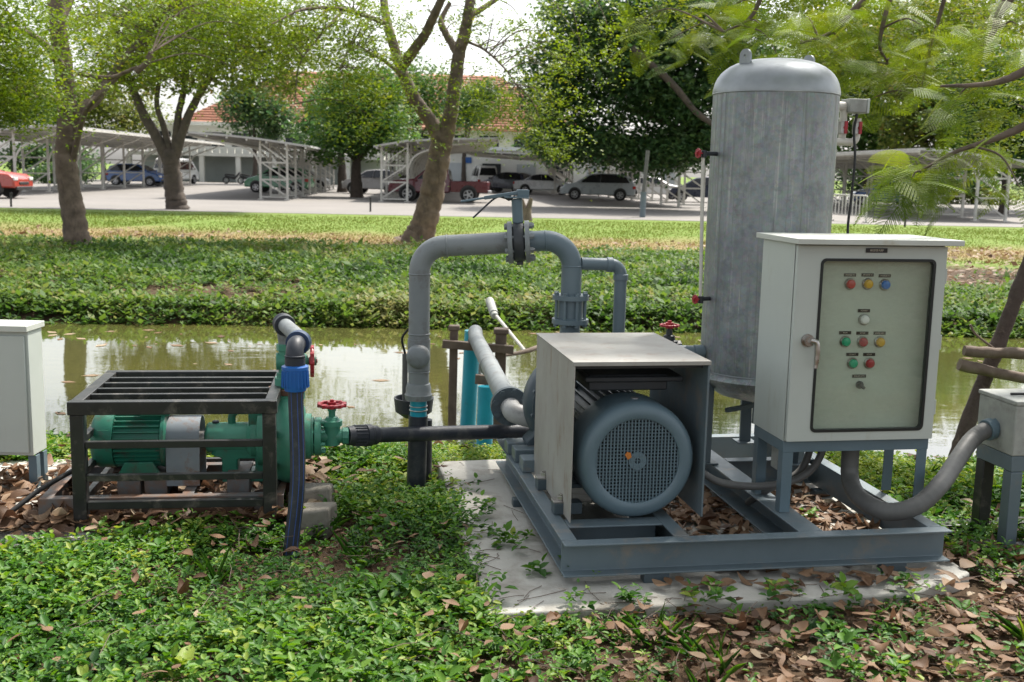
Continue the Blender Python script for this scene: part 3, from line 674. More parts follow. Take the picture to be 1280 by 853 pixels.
# ================================================================== TRESTLE
yT = 8.0
tr_ = Thing('wooden_trestle', 'dark old timber trestle standing in the canal under the suction pipe', 'trestle', WD, WD.Y(600, 500, yT))
for px, w_, top in ((567, .062, 412), (626, .085, 416)):
    p = WD.Y(px, 440, yT+.06); zt_ = WD.Y(px, top, yT).z
    g = MB(); g.bar((p.x-.01, yT+.09, -.9), (p.x, yT+.09, zt_), w_, w_, up=(0, 1, 0)); g.box((p.x, yT+.09, zt_), (w_*1.35, w_*1.3, .04)); tr_.part('post', g, 'old_wood', bev=.01)
a_ = WD.Y(553, 430, yT); b_ = WD.Y(642, 438, yT)
g = MB(); g.bar((a_.x, yT, a_.z), (b_.x, yT+.02, b_.z), .05, .062); tr_.part('crossbeam', g, 'old_wood', bev=.006)
a2 = WD.Y(594, 474, 7.85); b2 = WD.Y(622, 476, 7.85)
g = MB(); g.bar((a2.x, 7.85, a2.z), (b2.x, 7.85, b2.z), .05, .07); tr_.part('brace_board', g, 'log_wood', bev=.006)
a_ = WD.Y(657, 440, 8.5); b_ = WD.Y(617, 391, 9.3); c_ = WD.Y(612, 376, 9.55)
pl = Thing('long_brush', 'thin pale pole with a grey roller head leaning out over the canal', 'pole', WD, a_)
g = MB(); g.tube([a_, b_], .014, 10); pl.part('pole', g, 'white_pvc')
g = MB(); g.cyl(b_-(c_-b_)*.1, c_, .038, n=18); g.cyl(b_-(c_-b_)*.3, b_, .030, n=14); pl.part('roller_head', g, 'box_paint', bev=.006)
g = MB(); g.tube(spline([WD.Y(627, 445, 8.1), WD.Y(650, 441, 8.3), WD.Y(668, 436, 8.5), WD.Y(700, 425, 8.9), WD.Y(730, 428, 9.2)], 8), [.012+.016*i/32 for i in range(33)], 10)
single('driftwood_branch', g, 'log_wood', 'bare curved branch lying from the trestle across the canal behind the hood', 'branch', WD, WD.Y(627, 445, 8.1))

# ================================================================== PRESSURE TANK
zs0 = SK.Y(912, 470, TY-TR*.9).z-.03; zs1 = SK.Y(960, 112, TY-TR*.9).z+.01; ztop = SK.Y(968, 74, TY).z
tk = Thing('pressure_tank', 'tall galvanised pressure tank with domed top and streaked sides on the skid', 'tank', SK, (TX, TY, ZT))
g = MB(); g.rev([(TR, zs0), (TR, zs0+.5), (TR, zs1)], (TX, TY, 0), (0, 0, 1), 96); tk.part('shell', g, 'galvanised')
hd = ztop-zs1
prof = [(TR+.003, zs1-.012), (TR+.003, zs1)]+[(TR*math.cos(R(a))**.7, zs1+hd*math.sin(R(a))) for a in range(8, 88, 8)]+[(.06, zs1+hd*.992), (0, zs1+hd)]
g = MB(); g.rev(prof, (TX, TY, 0), (0, 0, 1), 96); dome = tk.part('domed_top', g, 'galv_cap', ang=60)
g = MB(); g.rev([(0, zs0-.14), (.10, zs0-.135), (.2, zs0-.11), (.28, zs0-.06), (.318, zs0-.015), (TR+.003, zs0), (TR+.003, zs0+.012)], (TX, TY, 0), (0, 0, 1), 96); tk.part('dished_bottom', g, 'galvanised', ang=60)
for z_ in (zs0+.012, zs1-.014):
    g = MB(); g.torus((TX, TY, z_), (0, 0, 1), TR+.001, .0035, 64, 6); tk.part('weld_seam', g, 'galv_cap')
for a in (200, 20):
    d = V((math.cos(R(a)), math.sin(R(a)), 0)); nrm = d.cross(V((0, 0, 1)))
    base = V((TX, TY, zs1+hd*.72))+d*(TR*.68)
    P = rrect(-.035, .035, -.05, .075, .032); I = [(x*.22, .042+(y-.0125)*.12) for x, y in P]
    g = MB(); g.ring(P, I, base-d*.006, nrm, (0, 0, 1), d*.012); tk.part('lifting_lug', g, 'galv_cap')
for a in (188, 305, 80):
    d = V((math.cos(R(a)), math.sin(R(a)), 0)); c0 = V((TX, TY, 0))+d*(TR*.93); c1 = V((TX, TY, 0))+d*(TR*.82)
    g = MB(); c1 = c1+(V((-.07, -.10, 0)) if a == 188 else V((0, 0, 0))); g.bar((c1.x, c1.y, ZT+.002), (c0.x, c0.y, zs0+.06), .055, .03, up=d); g.box((c1.x, c1.y, ZT+.006), (.1, .1, .008)); tk.part('tank_leg', g, 'pump_paint', bev=.002)
g = MB(); g.bar((TX-.2, TY-.1, zs0-.17), (TX+.2, TY+.06, zs0-.15), .02, .02); g.cyl((TX, TY, zs0-.14), (TX, TY, zs0-.26), .025); tk.part('drain_pipe', g, 'pump_paint')
# sight tube on the left with its two cocks
yl = TY-.06; a_ = SK.Y(880, 192, yl); b_ = SK.Y(876, 374, yl)
g = MB(); g.tube([(b_.x-.002, yl, b_.z), (a_.x-.004, yl, a_.z)], .0085, 12); sg = tk.part('sight_tube', g, 'white_pvc')
for p, col in ((a_, 'red_paint'), (b_, 'red_paint')):
    g = MB(); g.cyl((p.x, yl, p.z), (TX-TR+.02, TY-.03, p.z), .010, n=12); g.cyl((p.x, yl, p.z-.02), (p.x, yl, p.z+.014), .013, n=12); ck = tk.part('sight_cock', g, 'valve_black', bev=.002)
    g = MB(); g.cyl((p.x-.03, yl-.01, p.z), (p.x, yl, p.z), .006, n=8); tk.part('cock_stem', g, 'valve_black', ck)
    tk.part('cock_handle', handwheel((p.x-.032, yl-.012, p.z), (1, .25, 0), .017, .0045, 4, .007), 'red_paint', ck)
# pressure switch cluster on the right
yr = TY+.10; S = lambda x, y: SK.Y(x, y, yr)
p1 = S(1046, 133); p2_ = S(1060, 133); bx0 = S(1057, 124); bx1 = S(1080, 142)
ps = Thing('pressure_switch', 'grey switch box on a small pipe manifold at the right of the tank', 'switch', SK, S(1046, 150))
g = MB(); g.span((bx0.x, yr-.05, bx1.z), (bx1.x-.012, yr+.05, bx0.z)); ps.part('switch_box', g, 'box_paint', bev=.004)
g = MB(); g.span((bx1.x-.011, yr-.051, bx1.z-.002), (bx1.x+.002, yr+.051, bx0.z+.002)); ps.part('box_lid', g, 'cabinet_paint', bev=.003)
xm0 = S(1054, 150).x; xm1 = S(1072, 150).x; zt_ = S(1060, 148).z; zb_ = S(1060, 178).z
g = MB(); g.tube([(TX+TR-.03, TY+.05, p1.z), (bx0.x, yr, p1.z)], .022, 14); g.tube(bend([(TX+TR-.03, TY+.05, zb_), (xm1, yr, zb_), (xm1, yr, zt_)], .03, 5), .018, 12); g.tube([(xm0, yr, zb_), (xm0, yr, p1.z)], .018, 12); ps.part('manifold_pipe', g, 'white_pvc')
for x in (xm0, xm1):
    zz = S(1060, 160).z; g = MB(); g.cyl((x, yr, zz-.03), (x, yr, zz+.03), .024, n=8); vv = ps.part('cock', g, 'steel_bright', bev=.002)
    g = MB(); g.bar((x, yr-.035, zz-.03), (x, yr-.035, zz+.03), .016, .008); g.cyl((x, yr-.036, zz), (x, yr-.02, zz), .008, n=8); ps.part('cock_handle', g, 'red_paint', vv, bev=.002)
cb = [S(1066, 143), S(1062, 165), S(1057, 200), S(1050, 250), S(1044, 285), S(1043, 330)]
g = MB(); g.tube(spline([(p.x, yr-.045 if i < 2 else yr-.06*(1+i*.3), p.z) for i, p in enumerate(cb)], 8), .0065, 8)
single('black_cable', g, 'black_rubber', 'thin black cable hanging from the switch box down behind the control cabinet', 'cable', SK, cb[0])
# ================================================================== CONTROL CABINET
CX0, CX1, CY0, CY1, CZ0, CZ1 = .958, 1.602, .262, .60, .545, 1.343
cc = Thing('control_cabinet', 'pale grey glass fronted control cabinet with rows of coloured push buttons', 'cabinet', SK, (CX0, CY0, ZT))
g = MB(); t = .004
g.span((CX0, CY0+.024, CZ0), (CX0+t, CY1, CZ1)); g.span((CX1-t, CY0+.024, CZ0), (CX1, CY1, CZ1)); g.span((CX0+t, CY1-t, CZ0), (CX1-t, CY1, CZ1))
g.span((CX0+t, CY0+.024, CZ0), (CX1-t, CY1-t, CZ0+t)); g.span((CX0+t, CY0+.024, CZ1-t), (CX1-t, CY1-t, CZ1)); cc.part('body', g, 'cabinet_paint', bev=.0015)
g = MB(); P = [(CX0-.018, CY0-.045), (CX1+.042, CY0-.045), (CX1+.042, CY1+.04), (CX0-.018, CY1+.04)]
g.prism(P, (0, 0, CZ1+.002), (1, 0, 0), (0, 1, 0), (0, 0, .022)); cc.part('rain_roof', g, 'cabinet_roof', bev=.002)
WX0, WX1, WZ0, WZ1 = 1.060, 1.552, .586, 1.288
out = rrect(CX0+.003, CX1-.003, CZ0+.004, CZ1-.004, .004, 6); inn = rrect(WX0, WX1, WZ0, WZ1, .022, 6)
g = MB(); g.ring(out, inn, (0, CY0+.02, 0), (1, 0, 0), (0, 0, 1), (0, -.02, 0)); door = cc.part('door', g, 'cabinet_paint', ang=30)
g = MB(); g.ring(rrect(WX0-.001, WX1+.001, WZ0-.001, WZ1+.001, .023, 6), rrect(WX0+.010, WX1-.010, WZ0+.010, WZ1-.010, .016, 6), (0, CY0+.018, 0), (1, 0, 0), (0, 0, 1), (0, -.0215, 0)); cc.part('window_gasket', g, 'gasket', door)
g = MB(); g.prism(rrect(WX0+.004, WX1-.004, WZ0+.004, WZ1-.004, .018, 6), (0, CY0+.012, 0), (1, 0, 0), (0, 0, 1), (0, -.004, 0)); cc.part('window_pane', g, 'pane_glass', door)
hz = .942; hx = 1.022
g = MB(); g.cyl((hx, CY0-.001, hz+.02), (hx, CY0-.028, hz+.02), .020, n=24); g.cyl((hx, CY0-.001, hz+.02), (hx, CY0-.008, hz+.02), .026, n=24)
g.tube(spline([(hx, CY0-.034, hz+.024), (hx+.022, CY0-.042, hz+.016), (hx+.026, CY0-.044, hz-.03), (hx+.022, CY0-.046, hz-.085)], 6), [.011]*12+[.010]*4+[.008]*3, 12); cc.part('door_handle', g, 'chrome_dull', door)
for z in (.68, .95, 1.22):
    g = MB(); g.cyl((CX1+.004, CY0+.012, z-.03), (CX1+.004, CY0+.012, z+.03), .006, n=10); cc.part('hinge', g, 'cabinet_paint', door)
g = MB(); g.span((1.245, CY0-.004, 1.313), (1.336, CY0-.0005, 1.331)); npo = cc.part('nameplate', g, 'plate_black', door); lettering('BOOSTER PUMP', .013, (1.2905, CY0-.0042, 1.322), 0, npo, cc, 'plate_text', .056)
PY = CY0+.06
g = MB(); g.span((CX0+.03, PY, CZ0+.02), (CX1-.03, PY+.003, CZ1-.02)); pan = cc.part('inner_panel', g, 'inner_panel')
def button(x, z, lens, text, r=.019):
    p = SK.Y(x, z, PY)
    g = MB(); g.rev([(r*1.25, 0), (r*1.25, .006), (r*1.08, .010), (r, .010)], (p.x, PY, p.z), (0, -1, 0), 24); b = cc.part('push_button', g, 'chrome_dull' if lens != 'lens_white' else 'box_paint', pan)
    g = MB(); g.rev([(r*.98, .004), (r*.98, .016), (r*.8, .021), (r*.5, .0225), (0, .023)], (p.x, PY, p.z), (0, -1, 0), 24)
    o = link('lens', g.mesh('lens', lens, cc.org)); o.parent = pan
    plate(p.x-.002, p.z+.036, text); return p
def plate(x, z, text, w=.052):
    g = MB(); g.span((x-w/2, PY-.003, z-.0065), (x+w/2, PY-.0005, z+.0065)); b = cc.part('label_plate', g, 'plate_black', pan)
    if text: lettering(text, .008, (x, PY-.0033, z), 0, pan, cc, 'plate_text', min(w*.74, .0058*len(text)))
for x, z, l, tx in ((1062, 355, 'lens_red', 'PHASE R'), (1084, 355, 'lens_yellow', 'PHASE S'), (1105.5, 356, 'lens_blue', 'PHASE T'), (1079.5, 399.5, 'lens_white', 'POWER'),
                    (1056, 427, 'lens_green', 'RUN'), (1077.5, 427.5, 'lens_darkred', 'STOP'), (1099, 427.5, 'lens_yellow', 'OVERLOAD'), (1065, 454, 'lens_green', 'START'), (1086, 454, 'lens_darkred', 'STOP')):
    button(x, z, l, tx)
p = SK.Y(1074, 481, PY); plate(p.x-.004, p.z+.036, 'MAN-OFF-AUTO', .06)
g = MB(); g.rev([(.016, 0), (.016, .008), (.012, .01), (.012, .014)], (p.x, PY, p.z), (0, -1, 0), 20); g.bar((p.x-.012, PY-.018, p.z+.012), (p.x+.012, PY-.018, p.z-.012), .010, .018, up=(0, 1, 0)); cc.part('selector_switch', g, 'valve_black', pan)
# stand
lw = .045; zl = CZ0-.001
for x in (CX0+.004, CX1-lw-.004):
    for y in (CY0+.026, CY1-lw-.01):
        g = MB(); ztop_ = zl-.046
        base = ZT+.002 if not (x < 1.1) else ZT-.12
        base = ZT+.002
        g.prism([(0, 0), (lw, 0), (lw, .006), (.006, .006), (.006, lw), (0, lw)] if x < 1.2 else [(0, 0), (lw, 0), (lw, lw), (lw-.006, lw), (lw-.006, .006), (0, .006)], (x, y, base), (1, 0, 0), (0, 1, 0), (0, 0, ztop_-base)); cc.part('stand_leg', g, 'motor_paint', bev=.0015)
g = MB(); g.span((CX0+.002, CY0+.024, zl-.046), (CX1-.002, CY0+.030, zl)); g.span((CX0+.002, CY1-.016, zl-.046), (CX1-.002, CY1-.010, zl)); g.span((CX0+.002, CY0+.030, zl-.046), (CX0+.008, CY1-.016, zl)); g.span((CX1-.008, CY0+.030, zl-.046), (CX1-.002, CY1-.016, zl)); cc.part('stand_rim', g, 'motor_paint', bev=.0015)
g = MB(); g.span((CX0+.03, CY0+.13, ZT+.15), (CX0+.09, CY0+.2, zl-.01)); cc.part('cable_gland_box', g, 'box_paint', bev=.004)

# ================================================================== CONDUITS
yC = CY0+.17
jb0 = JB.w((0, .12, 0))
W2 = lambda px, py, y: SK.Y(px, py, y)
pts = [SK.w(W2(1064, 562, yC)), SK.w(W2(1062, 590, yC)), SK.w(W2(1070, 617, yC-.10)), SK.w(W2(1092, 634, .21)), SK.w(W2(1118, 640, .15)), SK.w(W2(1150, 630, .14)), SK.w(W2(1177, 604, .20)), WD.Y(1196, 576, 4.50), WD.Y(1213, 552, 4.64), WD.Y(1228, 540, 4.67), WD.Y(1243, 535, 4.69)]
pts[0].z = CZ0+.03
cu = Thing('flexible_conduit', 'thick grey flexible conduit looping from under the control cabinet to the junction box', 'conduit', WD, pts[0])
path = spline(pts, 12); g = MB(); n_ = len(path)
g.tube(path, [.037+.0006*math.sin(i*2.2) for i in range(n_)], 20); cu.part('conduit', g, 'conduit_grey', ang=60)
d = (path[-1]-path[-4]).normalized(); g = MB(); g.cyl(path[-1]-d*.045, path[-1]-d*.012, .048, n=28); g.cyl(path[-1]-d*.012, path[-1]+d*.03, .042, n=8); cu.part('end_fitting', g, 'motor_paint', bev=.003)
def small_conduit(label, P, r):
    g = MB(); g.tube(spline(P, 10), r, 14); return single('flexible_conduit', g, 'conduit_grey', label, 'conduit', SK, P[0])
yy = CY0+.22
small_conduit('slim grey conduit sagging from the cabinet underside toward the motor hood, the lower of two', [(W2(1035, 560, yy).x, yy, CZ0), W2(1022, 577, yy), W2(1000, 597, yy), W2(970, 606, yy-.02), W2(935, 608, yy-.04), W2(900, 603, yy-.06), W2(872, 590, yy-.02), (.60, .55, .34), (.55, .6, .40)], .016)
small_conduit('slim grey conduit curving from the cabinet underside behind the stand leg, the upper of two', [(W2(1018, 560, yy+.05).x, yy+.05, CZ0), W2(1006, 580, yy+.05), W2(985, 600, yy+.04), W2(960, 612, yy+.05), (.98, .66, .17)], .016)

# ================================================================== JUNCTION BOX right
jz0 = JB.Y(1268, 571, 0).z; jz1 = JB.Y(1268, 508, 0).z
jb = Thing('junction_box', 'weathered grey steel junction box on a black post frame at the right edge', 'junction box', JB, (0, 0, 0))
jx = JB.Y(1268, 540, 0).x
g = MB(); g.span((jx, -.0, jz0), (jx+.42, .27, jz1)); jb.part('box_body', g, 'box_paint', bev=.006)
g = MB(); g.span((jx-.005, -.005, jz1+.001), (jx+.425, .275, jz1+.02)); jb.part('box_lid', g, 'box_paint', bev=.004)
for y, m_ in ((.0, 'skid_paint'), (.20, 'black_paint')):
    for x in (jx+.006, jx+.33):
        g = MB(); g.span((x, y, .03), (x+.055, y+.06, jz0-.072)); jb.part('post', g, m_, bev=.003)
g = MB(); g.span((jx+.003, .002, jz0-.07), (jx+.40, .262, jz0-.001)); jb.part('top_rail', g, 'skid_paint', bev=.003)
g = MB(); g.span((jx-.10, -.03, -.02), (jx+.40, .09, .03)); g.span((jx-.2, .2, -.02), (jx+.4, .29, .06)); jb.part('base_rail', g, 'black_paint', bev=.004)
g = MB(); g.tube(spline([(jx+.05, .12, jz1+.028), (jx+.15, .10, jz1+.03), (jx+.4, .05, jz1+.03)], 5), .006, 8); jb.part('top_cable', g, 'black_rubber')

# ================================================================== LEFT CABINET
fx1 = LC.Y(38, 490, 0).x; lz0 = LC.Y(40, 570, 0).z; lz1 = LC.Y(38, 415, 0).z
lc = Thing('electrical_cabinet', 'plain pale grey steel cabinet on thin legs cut by the left edge', 'cabinet', LC, (fx1-.3, 0, 0))
g = MB(); g.span((fx1-.55, 0, lz0), (fx1, .15, lz1)); lc.part('body', g, 'cabinet_paint', bev=.003)
g = MB(); g.span((fx1-.53, -.012, lz0+.015), (fx1-.014, -.001, lz1-.02)); lc.part('door', g, 'cabinet_paint', bev=.003)
g = MB(); g.span((fx1-.57, -.03, lz1+.001), (fx1+.008, .17, lz1+.03)); lc.part('rain_roof', g, 'cabinet_roof', bev=.003)
for x in (fx1-.035, fx1-.54):
    for y in (.02, .10):
        g = MB(); g.prism([(0, 0), (.04, 0), (.04, .04), (.034, .04), (.034, .006), (0, .006)], (x, y, -.05), (1, 0, 0), (0, 1, 0), (0, 0, lz0+.045)); lc.part('leg', g, 'motor_paint', bev=.001)

# ================================================================== BLACK CAGE
cz1 = CG.Y(80, 503, 0).z; cx1 = CG.Y(345, 503, 0).x
cdep = CG.Z(142, 463, cz1).y
cg = Thing('pump_cage', 'black square tube guard cage with slatted top standing over the green pump', 'guard cage', CG, (0, 0, 0))
pw = .062
xl, xr = -.005, cx1
for x in (xl, xr-pw):
    for y in (0, cdep-pw):
        g = MB(); g.span((x+.003, y+.003, .0), (x+pw-.003, y+pw-.003, cz1-.058)); cg.part('post', g, 'black_paint', bev=.003)
g = MB(); g.span((xl-.004, -.004, cz1-.056), (xr+.004, .046, cz1)); cg.part('top_rail', g, 'black_paint', bev=.003)
g = MB(); g.span((xl, cdep-.045, cz1-.05), (xr, cdep, cz1)); cg.part('top_rail', g, 'black_paint', bev=.003)
for x in (xl, xr-.05):
    g = MB(); g.span((x, .048, cz1-.05), (x+.05, cdep-.047, cz1-.001)); cg.part('top_rail', g, 'black_paint', bev=.003)
for i in range(1, 5):
    y = .048+(cdep-.1)*i/5.0-.01
    g = MB(); g.span((xl+.052, y, cz1-.042), (xr-.052, y+.026, cz1-.002)); cg.part('grille_bar', g, 'black_paint', bev=.002)
for py, h in ((556, .030), (597, .028), (631, .034)):
    z = CG.Y(200, py, .01).z
    g = MB(); g.span((xl+pw-.002, .008, z-h/2), (xr-pw+.002, .036, z+h/2)); cg.part('side_bar', g, 'black_paint', bev=.002)
    for x in (xl+.012, xr-.04):
        g = MB(); g.span((x, pw-.004, z-h/2), (x+.026, cdep-pw+.004, z+h/2)); cg.part('side_bar', g, 'black_paint', bev=.002)
    g = MB(); g.span((xl+pw-.002, cdep-.038, z-h/2), (xr-pw+.002, cdep-.01, z+h/2))
    if py == 631: cg.part('side_bar', g, 'black_paint', bev=.002)

# ================================================================== RUSTY BASE + GREEN PUMP SET
AY = cdep*.50      # shaft line
gb = Thing('channel_frame', 'rusty low channel frame under the green pump, filled with dry leaves', 'frame', CG, (-.1, .1, .05))
zb0, zb1 = .052, .165
bx0 = -.17; bx1 = xr+.02
g = MB(); channel(g, (bx0, .10, zb0), (bx1, .10, zb0), (0, 1, 0), h=zb1-zb0, f=.05, t=.006); gb.part('front_beam', g, 'rusty_steel', bev=.002)
g = MB(); channel(g, (bx0, AY*2-.06, zb0), (bx1, AY*2-.06, zb0), (0, -1, 0), h=zb1-zb0, f=.05, t=.006); gb.part('rear_beam', g, 'rusty_steel', bev=.002)
for x in (bx0, .42, bx1-.05):
    g = MB(); channel(g, (x, .105, zb0), (x, AY*2-.065, zb0), (1, 0, 0), h=zb1-zb0-.002, f=.05, t=.006); gb.part('cross_beam', g, 'rusty_steel', bev=.002)
g = MB(); g.span((.36, .086, zb0+.0), (.70, .097, zb1-.03)); gb.part('patch_plate', g, 'rust_brown', bev=.002)
zsh = CG.Y(170, 548, AY).z
X_ = lambda px: CG.Y(px, 548, AY).x
mx0, mx1, mx2 = X_(119), X_(147), X_(210)
rm_ = CG.Y(130, 520, AY).z-zsh+.02
for x in (mx0+.16, mx1+.18, X_(300)):
    g = MB(); g.span((x-.05, AY-.10, zb1-.05), (x+.05, AY+.10, zsh-rm_*1.12)); gb.part('pedestal', g, 'rusty_steel', bev=.004)
gm = Thing('small_motor', 'small green finned electric motor inside the black cage', 'motor', CG, ((mx0+mx2)/2, AY, zb1))
g = MB(); g.rev([(0, mx0), (rm_*.80, mx0), (rm_*.97, mx0+.012), (rm_*1.03, mx0+.03), (rm_*1.03, mx1), (rm_*.96, mx1)], (0, AY, zsh), (1, 0, 0), 40); fcg = gm.part('fan_cover', g, 'green_paint', ang=40)
g = MB(); g.span((mx0+.035, AY-rm_*.9, zsh+rm_*.42), (mx1-.015, AY-rm_*.86, zsh+rm_*.52)); gm.part('rating_plate', g, 'green_pale', fcg)
g = MB(); g.cyl((mx1, AY, zsh), (mx2, AY, zsh), rm_*.85, n=40)
for i in range(28):
    a = 2*math.pi*i/28; d = V((0, math.cos(a), math.sin(a))); g.bar(V((mx1+.004, AY, zsh))+d*rm_*.9, V((mx2-.02, AY, zsh))+d*rm_*.9, .005, rm_*.22, up=d)
g.rev([(rm_*.95, mx2-.02), (rm_*1.05, mx2-.015), (rm_*1.05, mx2), (rm_*.6, mx2+.015), (.02, mx2+.02), (.02, mx2+.06)], (0, AY, zsh), (1, 0, 0), 32); gm.part('finned_body', g, 'green_paint')
g = MB(); g.span(((mx1+mx2)/2+.0, AY-.06, zsh+rm_*.9), ((mx1+mx2)/2+.13, AY+.06, zsh+rm_*1.42)); gm.part('terminal_box', g, 'green_paint', bev=.005)
for y in (AY-.11, AY+.08):
    g = MB(); g.prism([(-.09, 0), (.09, 0), (.06, rm_*.45), (-.06, rm_*.45)], (mx1+.11, y, zsh-rm_*1.12), (1, 0, 0), (0, 0, 1), (0, .03, 0)); gm.part('motor_foot', g, 'green_paint', bev=.003)
gx0, gx1 = X_(212), X_(253)
g = MB(); rg = rm_*.84; P = [(rg*math.cos(R(a)), rg*math.sin(R(a))) for a in range(0, 181, 12)]+[(-rg, -(zsh-zb1)+.002), (rg, -(zsh-zb1)+.002)]; Pi = [(x*.965, y*.965) for x, y in P[:-2]]+[(-rg*.965, P[-1][1]), (rg*.965, P[-1][1])]
g.ring(P, Pi, (gx0, AY, zsh), (0, 1, 0), (0, 0, 1), (gx1-gx0, 0, 0))
single('coupling_guard', g, 'guard_grey', 'grey arched sheet guard with rusty top between the green motor and green pump', 'guard', CG, ((gx0+gx1)/2, AY, zb1))
g = MB(); g.cyl((mx2+.03, AY, zsh), (X_(258), AY, zsh), .03); g.cyl((gx0+.04, AY, zsh), (gx1-.04, AY, zsh), .06); 
gpz = Thing('green_pump', 'green end suction pump with snail casing and arched lifting handle beside the black pipe', 'pump', CG, (X_(300), AY, zb1))
gpz.part('shaft_coupling', g, 'steel_bright')
b0, b1_, b2_ = X_(256), X_(318), X_(328)
g = MB(); g.rev([(0, b0), (.03, b0), (rm_*.50, b0+.01), (rm_*.55, b0+.02), (rm_*.55, b1_-.03), (rm_*.75, b1_-.01), (rm_*.75, b2_+.03)], (0, AY, zsh), (1, 0, 0), 32); bh_ = gpz.part('bearing_frame', g, 'green_pale', ang=45)
g = MB(); g.cyl((b0+.05, AY, zsh+rm_*.53), (b0+.05, AY, zsh+rm_*.62), .016, n=8); g.cyl((b0+.12, AY, zsh+rm_*.53), (b0+.12, AY, zsh+rm_*.62), .012, n=8); gpz.part('oil_plug', g, 'hdpe', bh_)
g = MB(); g.tube(bend([(b1_-.10, AY, zsh+rm_*.5), (b1_-.10, AY, zsh+rm_*1.0), (b2_+.02, AY, zsh+rm_*1.0)], .035, 6), .018, 10); g.span((b1_-.02, AY-.06, zsh+rm_*.5), (b2_+.04, AY+.06, zsh+rm_*1.0)); gpz.part('lifting_handle', g, 'green_paint', bev=.004)
fz = zb1
out = [(b0+.06, zsh-rm_*.2), (b0+.03, zsh-rm_*.55), (b0+.08, zsh-rm_*.7), (b0+.08, fz), (b2_+.02, fz), (b2_+.02, zsh-rm_*.2)]
inn = [(b0+.16, zsh-rm_*.72), (b0+.15, zsh-rm_*.75), (b0+.15, fz+.06), (b0+.15, fz+.05), (b2_-.03, fz+.05), (b2_-.03, zsh-rm_*.72)]
g = MB(); g.ring(out, inn, (0, AY-.05, 0), (1, 0, 0), (0, 0, 1), (0, .10, 0)); gpz.part('foot_frame', g, 'green_paint', bev=.006)
vx0, vx1 = X_(346), X_(381); rv = CG.Y(365, 490, AY).z-zsh
g = MB(); g.rev([(.08, vx0-.09), (.13, vx0-.08), (.13, vx0-.03), (rv*.7, vx0-.01), (rv*.92, vx0+.005), (rv, vx0+.04), (rv*1.0, vx0+.09), (rv*.9, vx1-.02), (rv*.62, vx1), (rv*.5, vx1+.005), (rv*.5, vx1+.03)], (0, AY, zsh), (1, 0, 0), 48); gpz.part('volute', g, 'green_pale', ang=60)
sx0, sx1 = X_(380), X_(398)
rf = CG.Y(392, 523, AY).z-zsh+.005
g = MB(); g.cyl((sx0+.01, AY, zsh), (sx0+.045, AY, zsh), rf, n=32); g.cyl((sx0+.049, AY, zsh), (sx0+.08, AY, zsh), rf*.98, n=32)
for i in range(8):
    a = i*math.pi/4+.3; g.cyl((sx0-.005, AY+rf*.8*math.cos(a), zsh+rf*.8*math.sin(a)), (sx0+.10, AY+rf*.8*math.cos(a), zsh+rf*.8*math.sin(a)), .010, n=6)
gpz.part('suction_flange', g, 'green_pale', bev=.003)
dvx = X_(364)
fzr = CG.Y(362, 490, AY).z
g = MB(); g.cyl((dvx-.02, AY, zsh+rv*.7), (dvx-.02, AY, fzr), .06); g.cyl((dvx-.02, AY, fzr-.03), (dvx-.02, AY, fzr-.004), .085, n=28); gpz.part('discharge_neck', g, 'green_pale')
g = MB(); g.cyl((dvx-.02, AY, fzr-.003), (dvx-.02, AY, fzr+.022), .084, n=28); gpz.part('rusty_flange', g, 'rust_brown', bev=.002)

def gate_valve(label, F, c, ax, up, s, wheel_d, m='green_pale'):
    """screwed gate valve: body along ax, bonnet along up"""
    c, ax, up = V(c), V(ax).normalized(), V(up).normalized(); T = Thing('gate_valve', label, 'valve', F, c)
    g = MB(); g.cyl(c-ax*s*1.5, c-ax*s*.9, s*.78, n=8); g.cyl(c+ax*s*.9, c+ax*s*1.5, s*.78, n=8); g.cyl(c-ax*s*1.0, c+ax*s*1.0, s*.62, n=24); g.cyl(c-up*s*.8, c+up*s*1.05, s*.72, n=24); T.part('valve_body', g, m, bev=.003)
    g = MB(); g.rev([(0, s*1.0), (s*.92, s*1.0), (s*.92, s*1.45), (s*.68, s*1.5), (s*.5, s*1.75), (s*.3, s*1.8), (s*.3, s*2.3), (s*.38, s*2.32), (s*.38, s*2.5), (s*.14, s*2.5), (s*.14, wheel_d+.01)], c, up, 20); T.part('bonnet', g, m)
    T.part('handwheel', handwheel(c+up*wheel_d, up, s*1.12, s*.17), 'red_paint'); return T
gc = CG.Y(415, 541, AY); zwh = CG.Y(416, 506, AY).z
gate_valve('green gate valve with upright red handwheel beside the long black plastic pipe', CG, (gc.x, AY, zsh), (1, 0, 0), (0, 0, 1), .052, zwh-zsh)
g = MB(); g.cyl((sx0+.08, AY, zsh), (gc.x-.075, AY, zsh), .045); 
single('pipe_nipple', g, 'green_pale', 'short green pipe nipple joining the green pump flange to its suction gate valve', 'pipe', CG, (sx0+.09, AY, zsh))
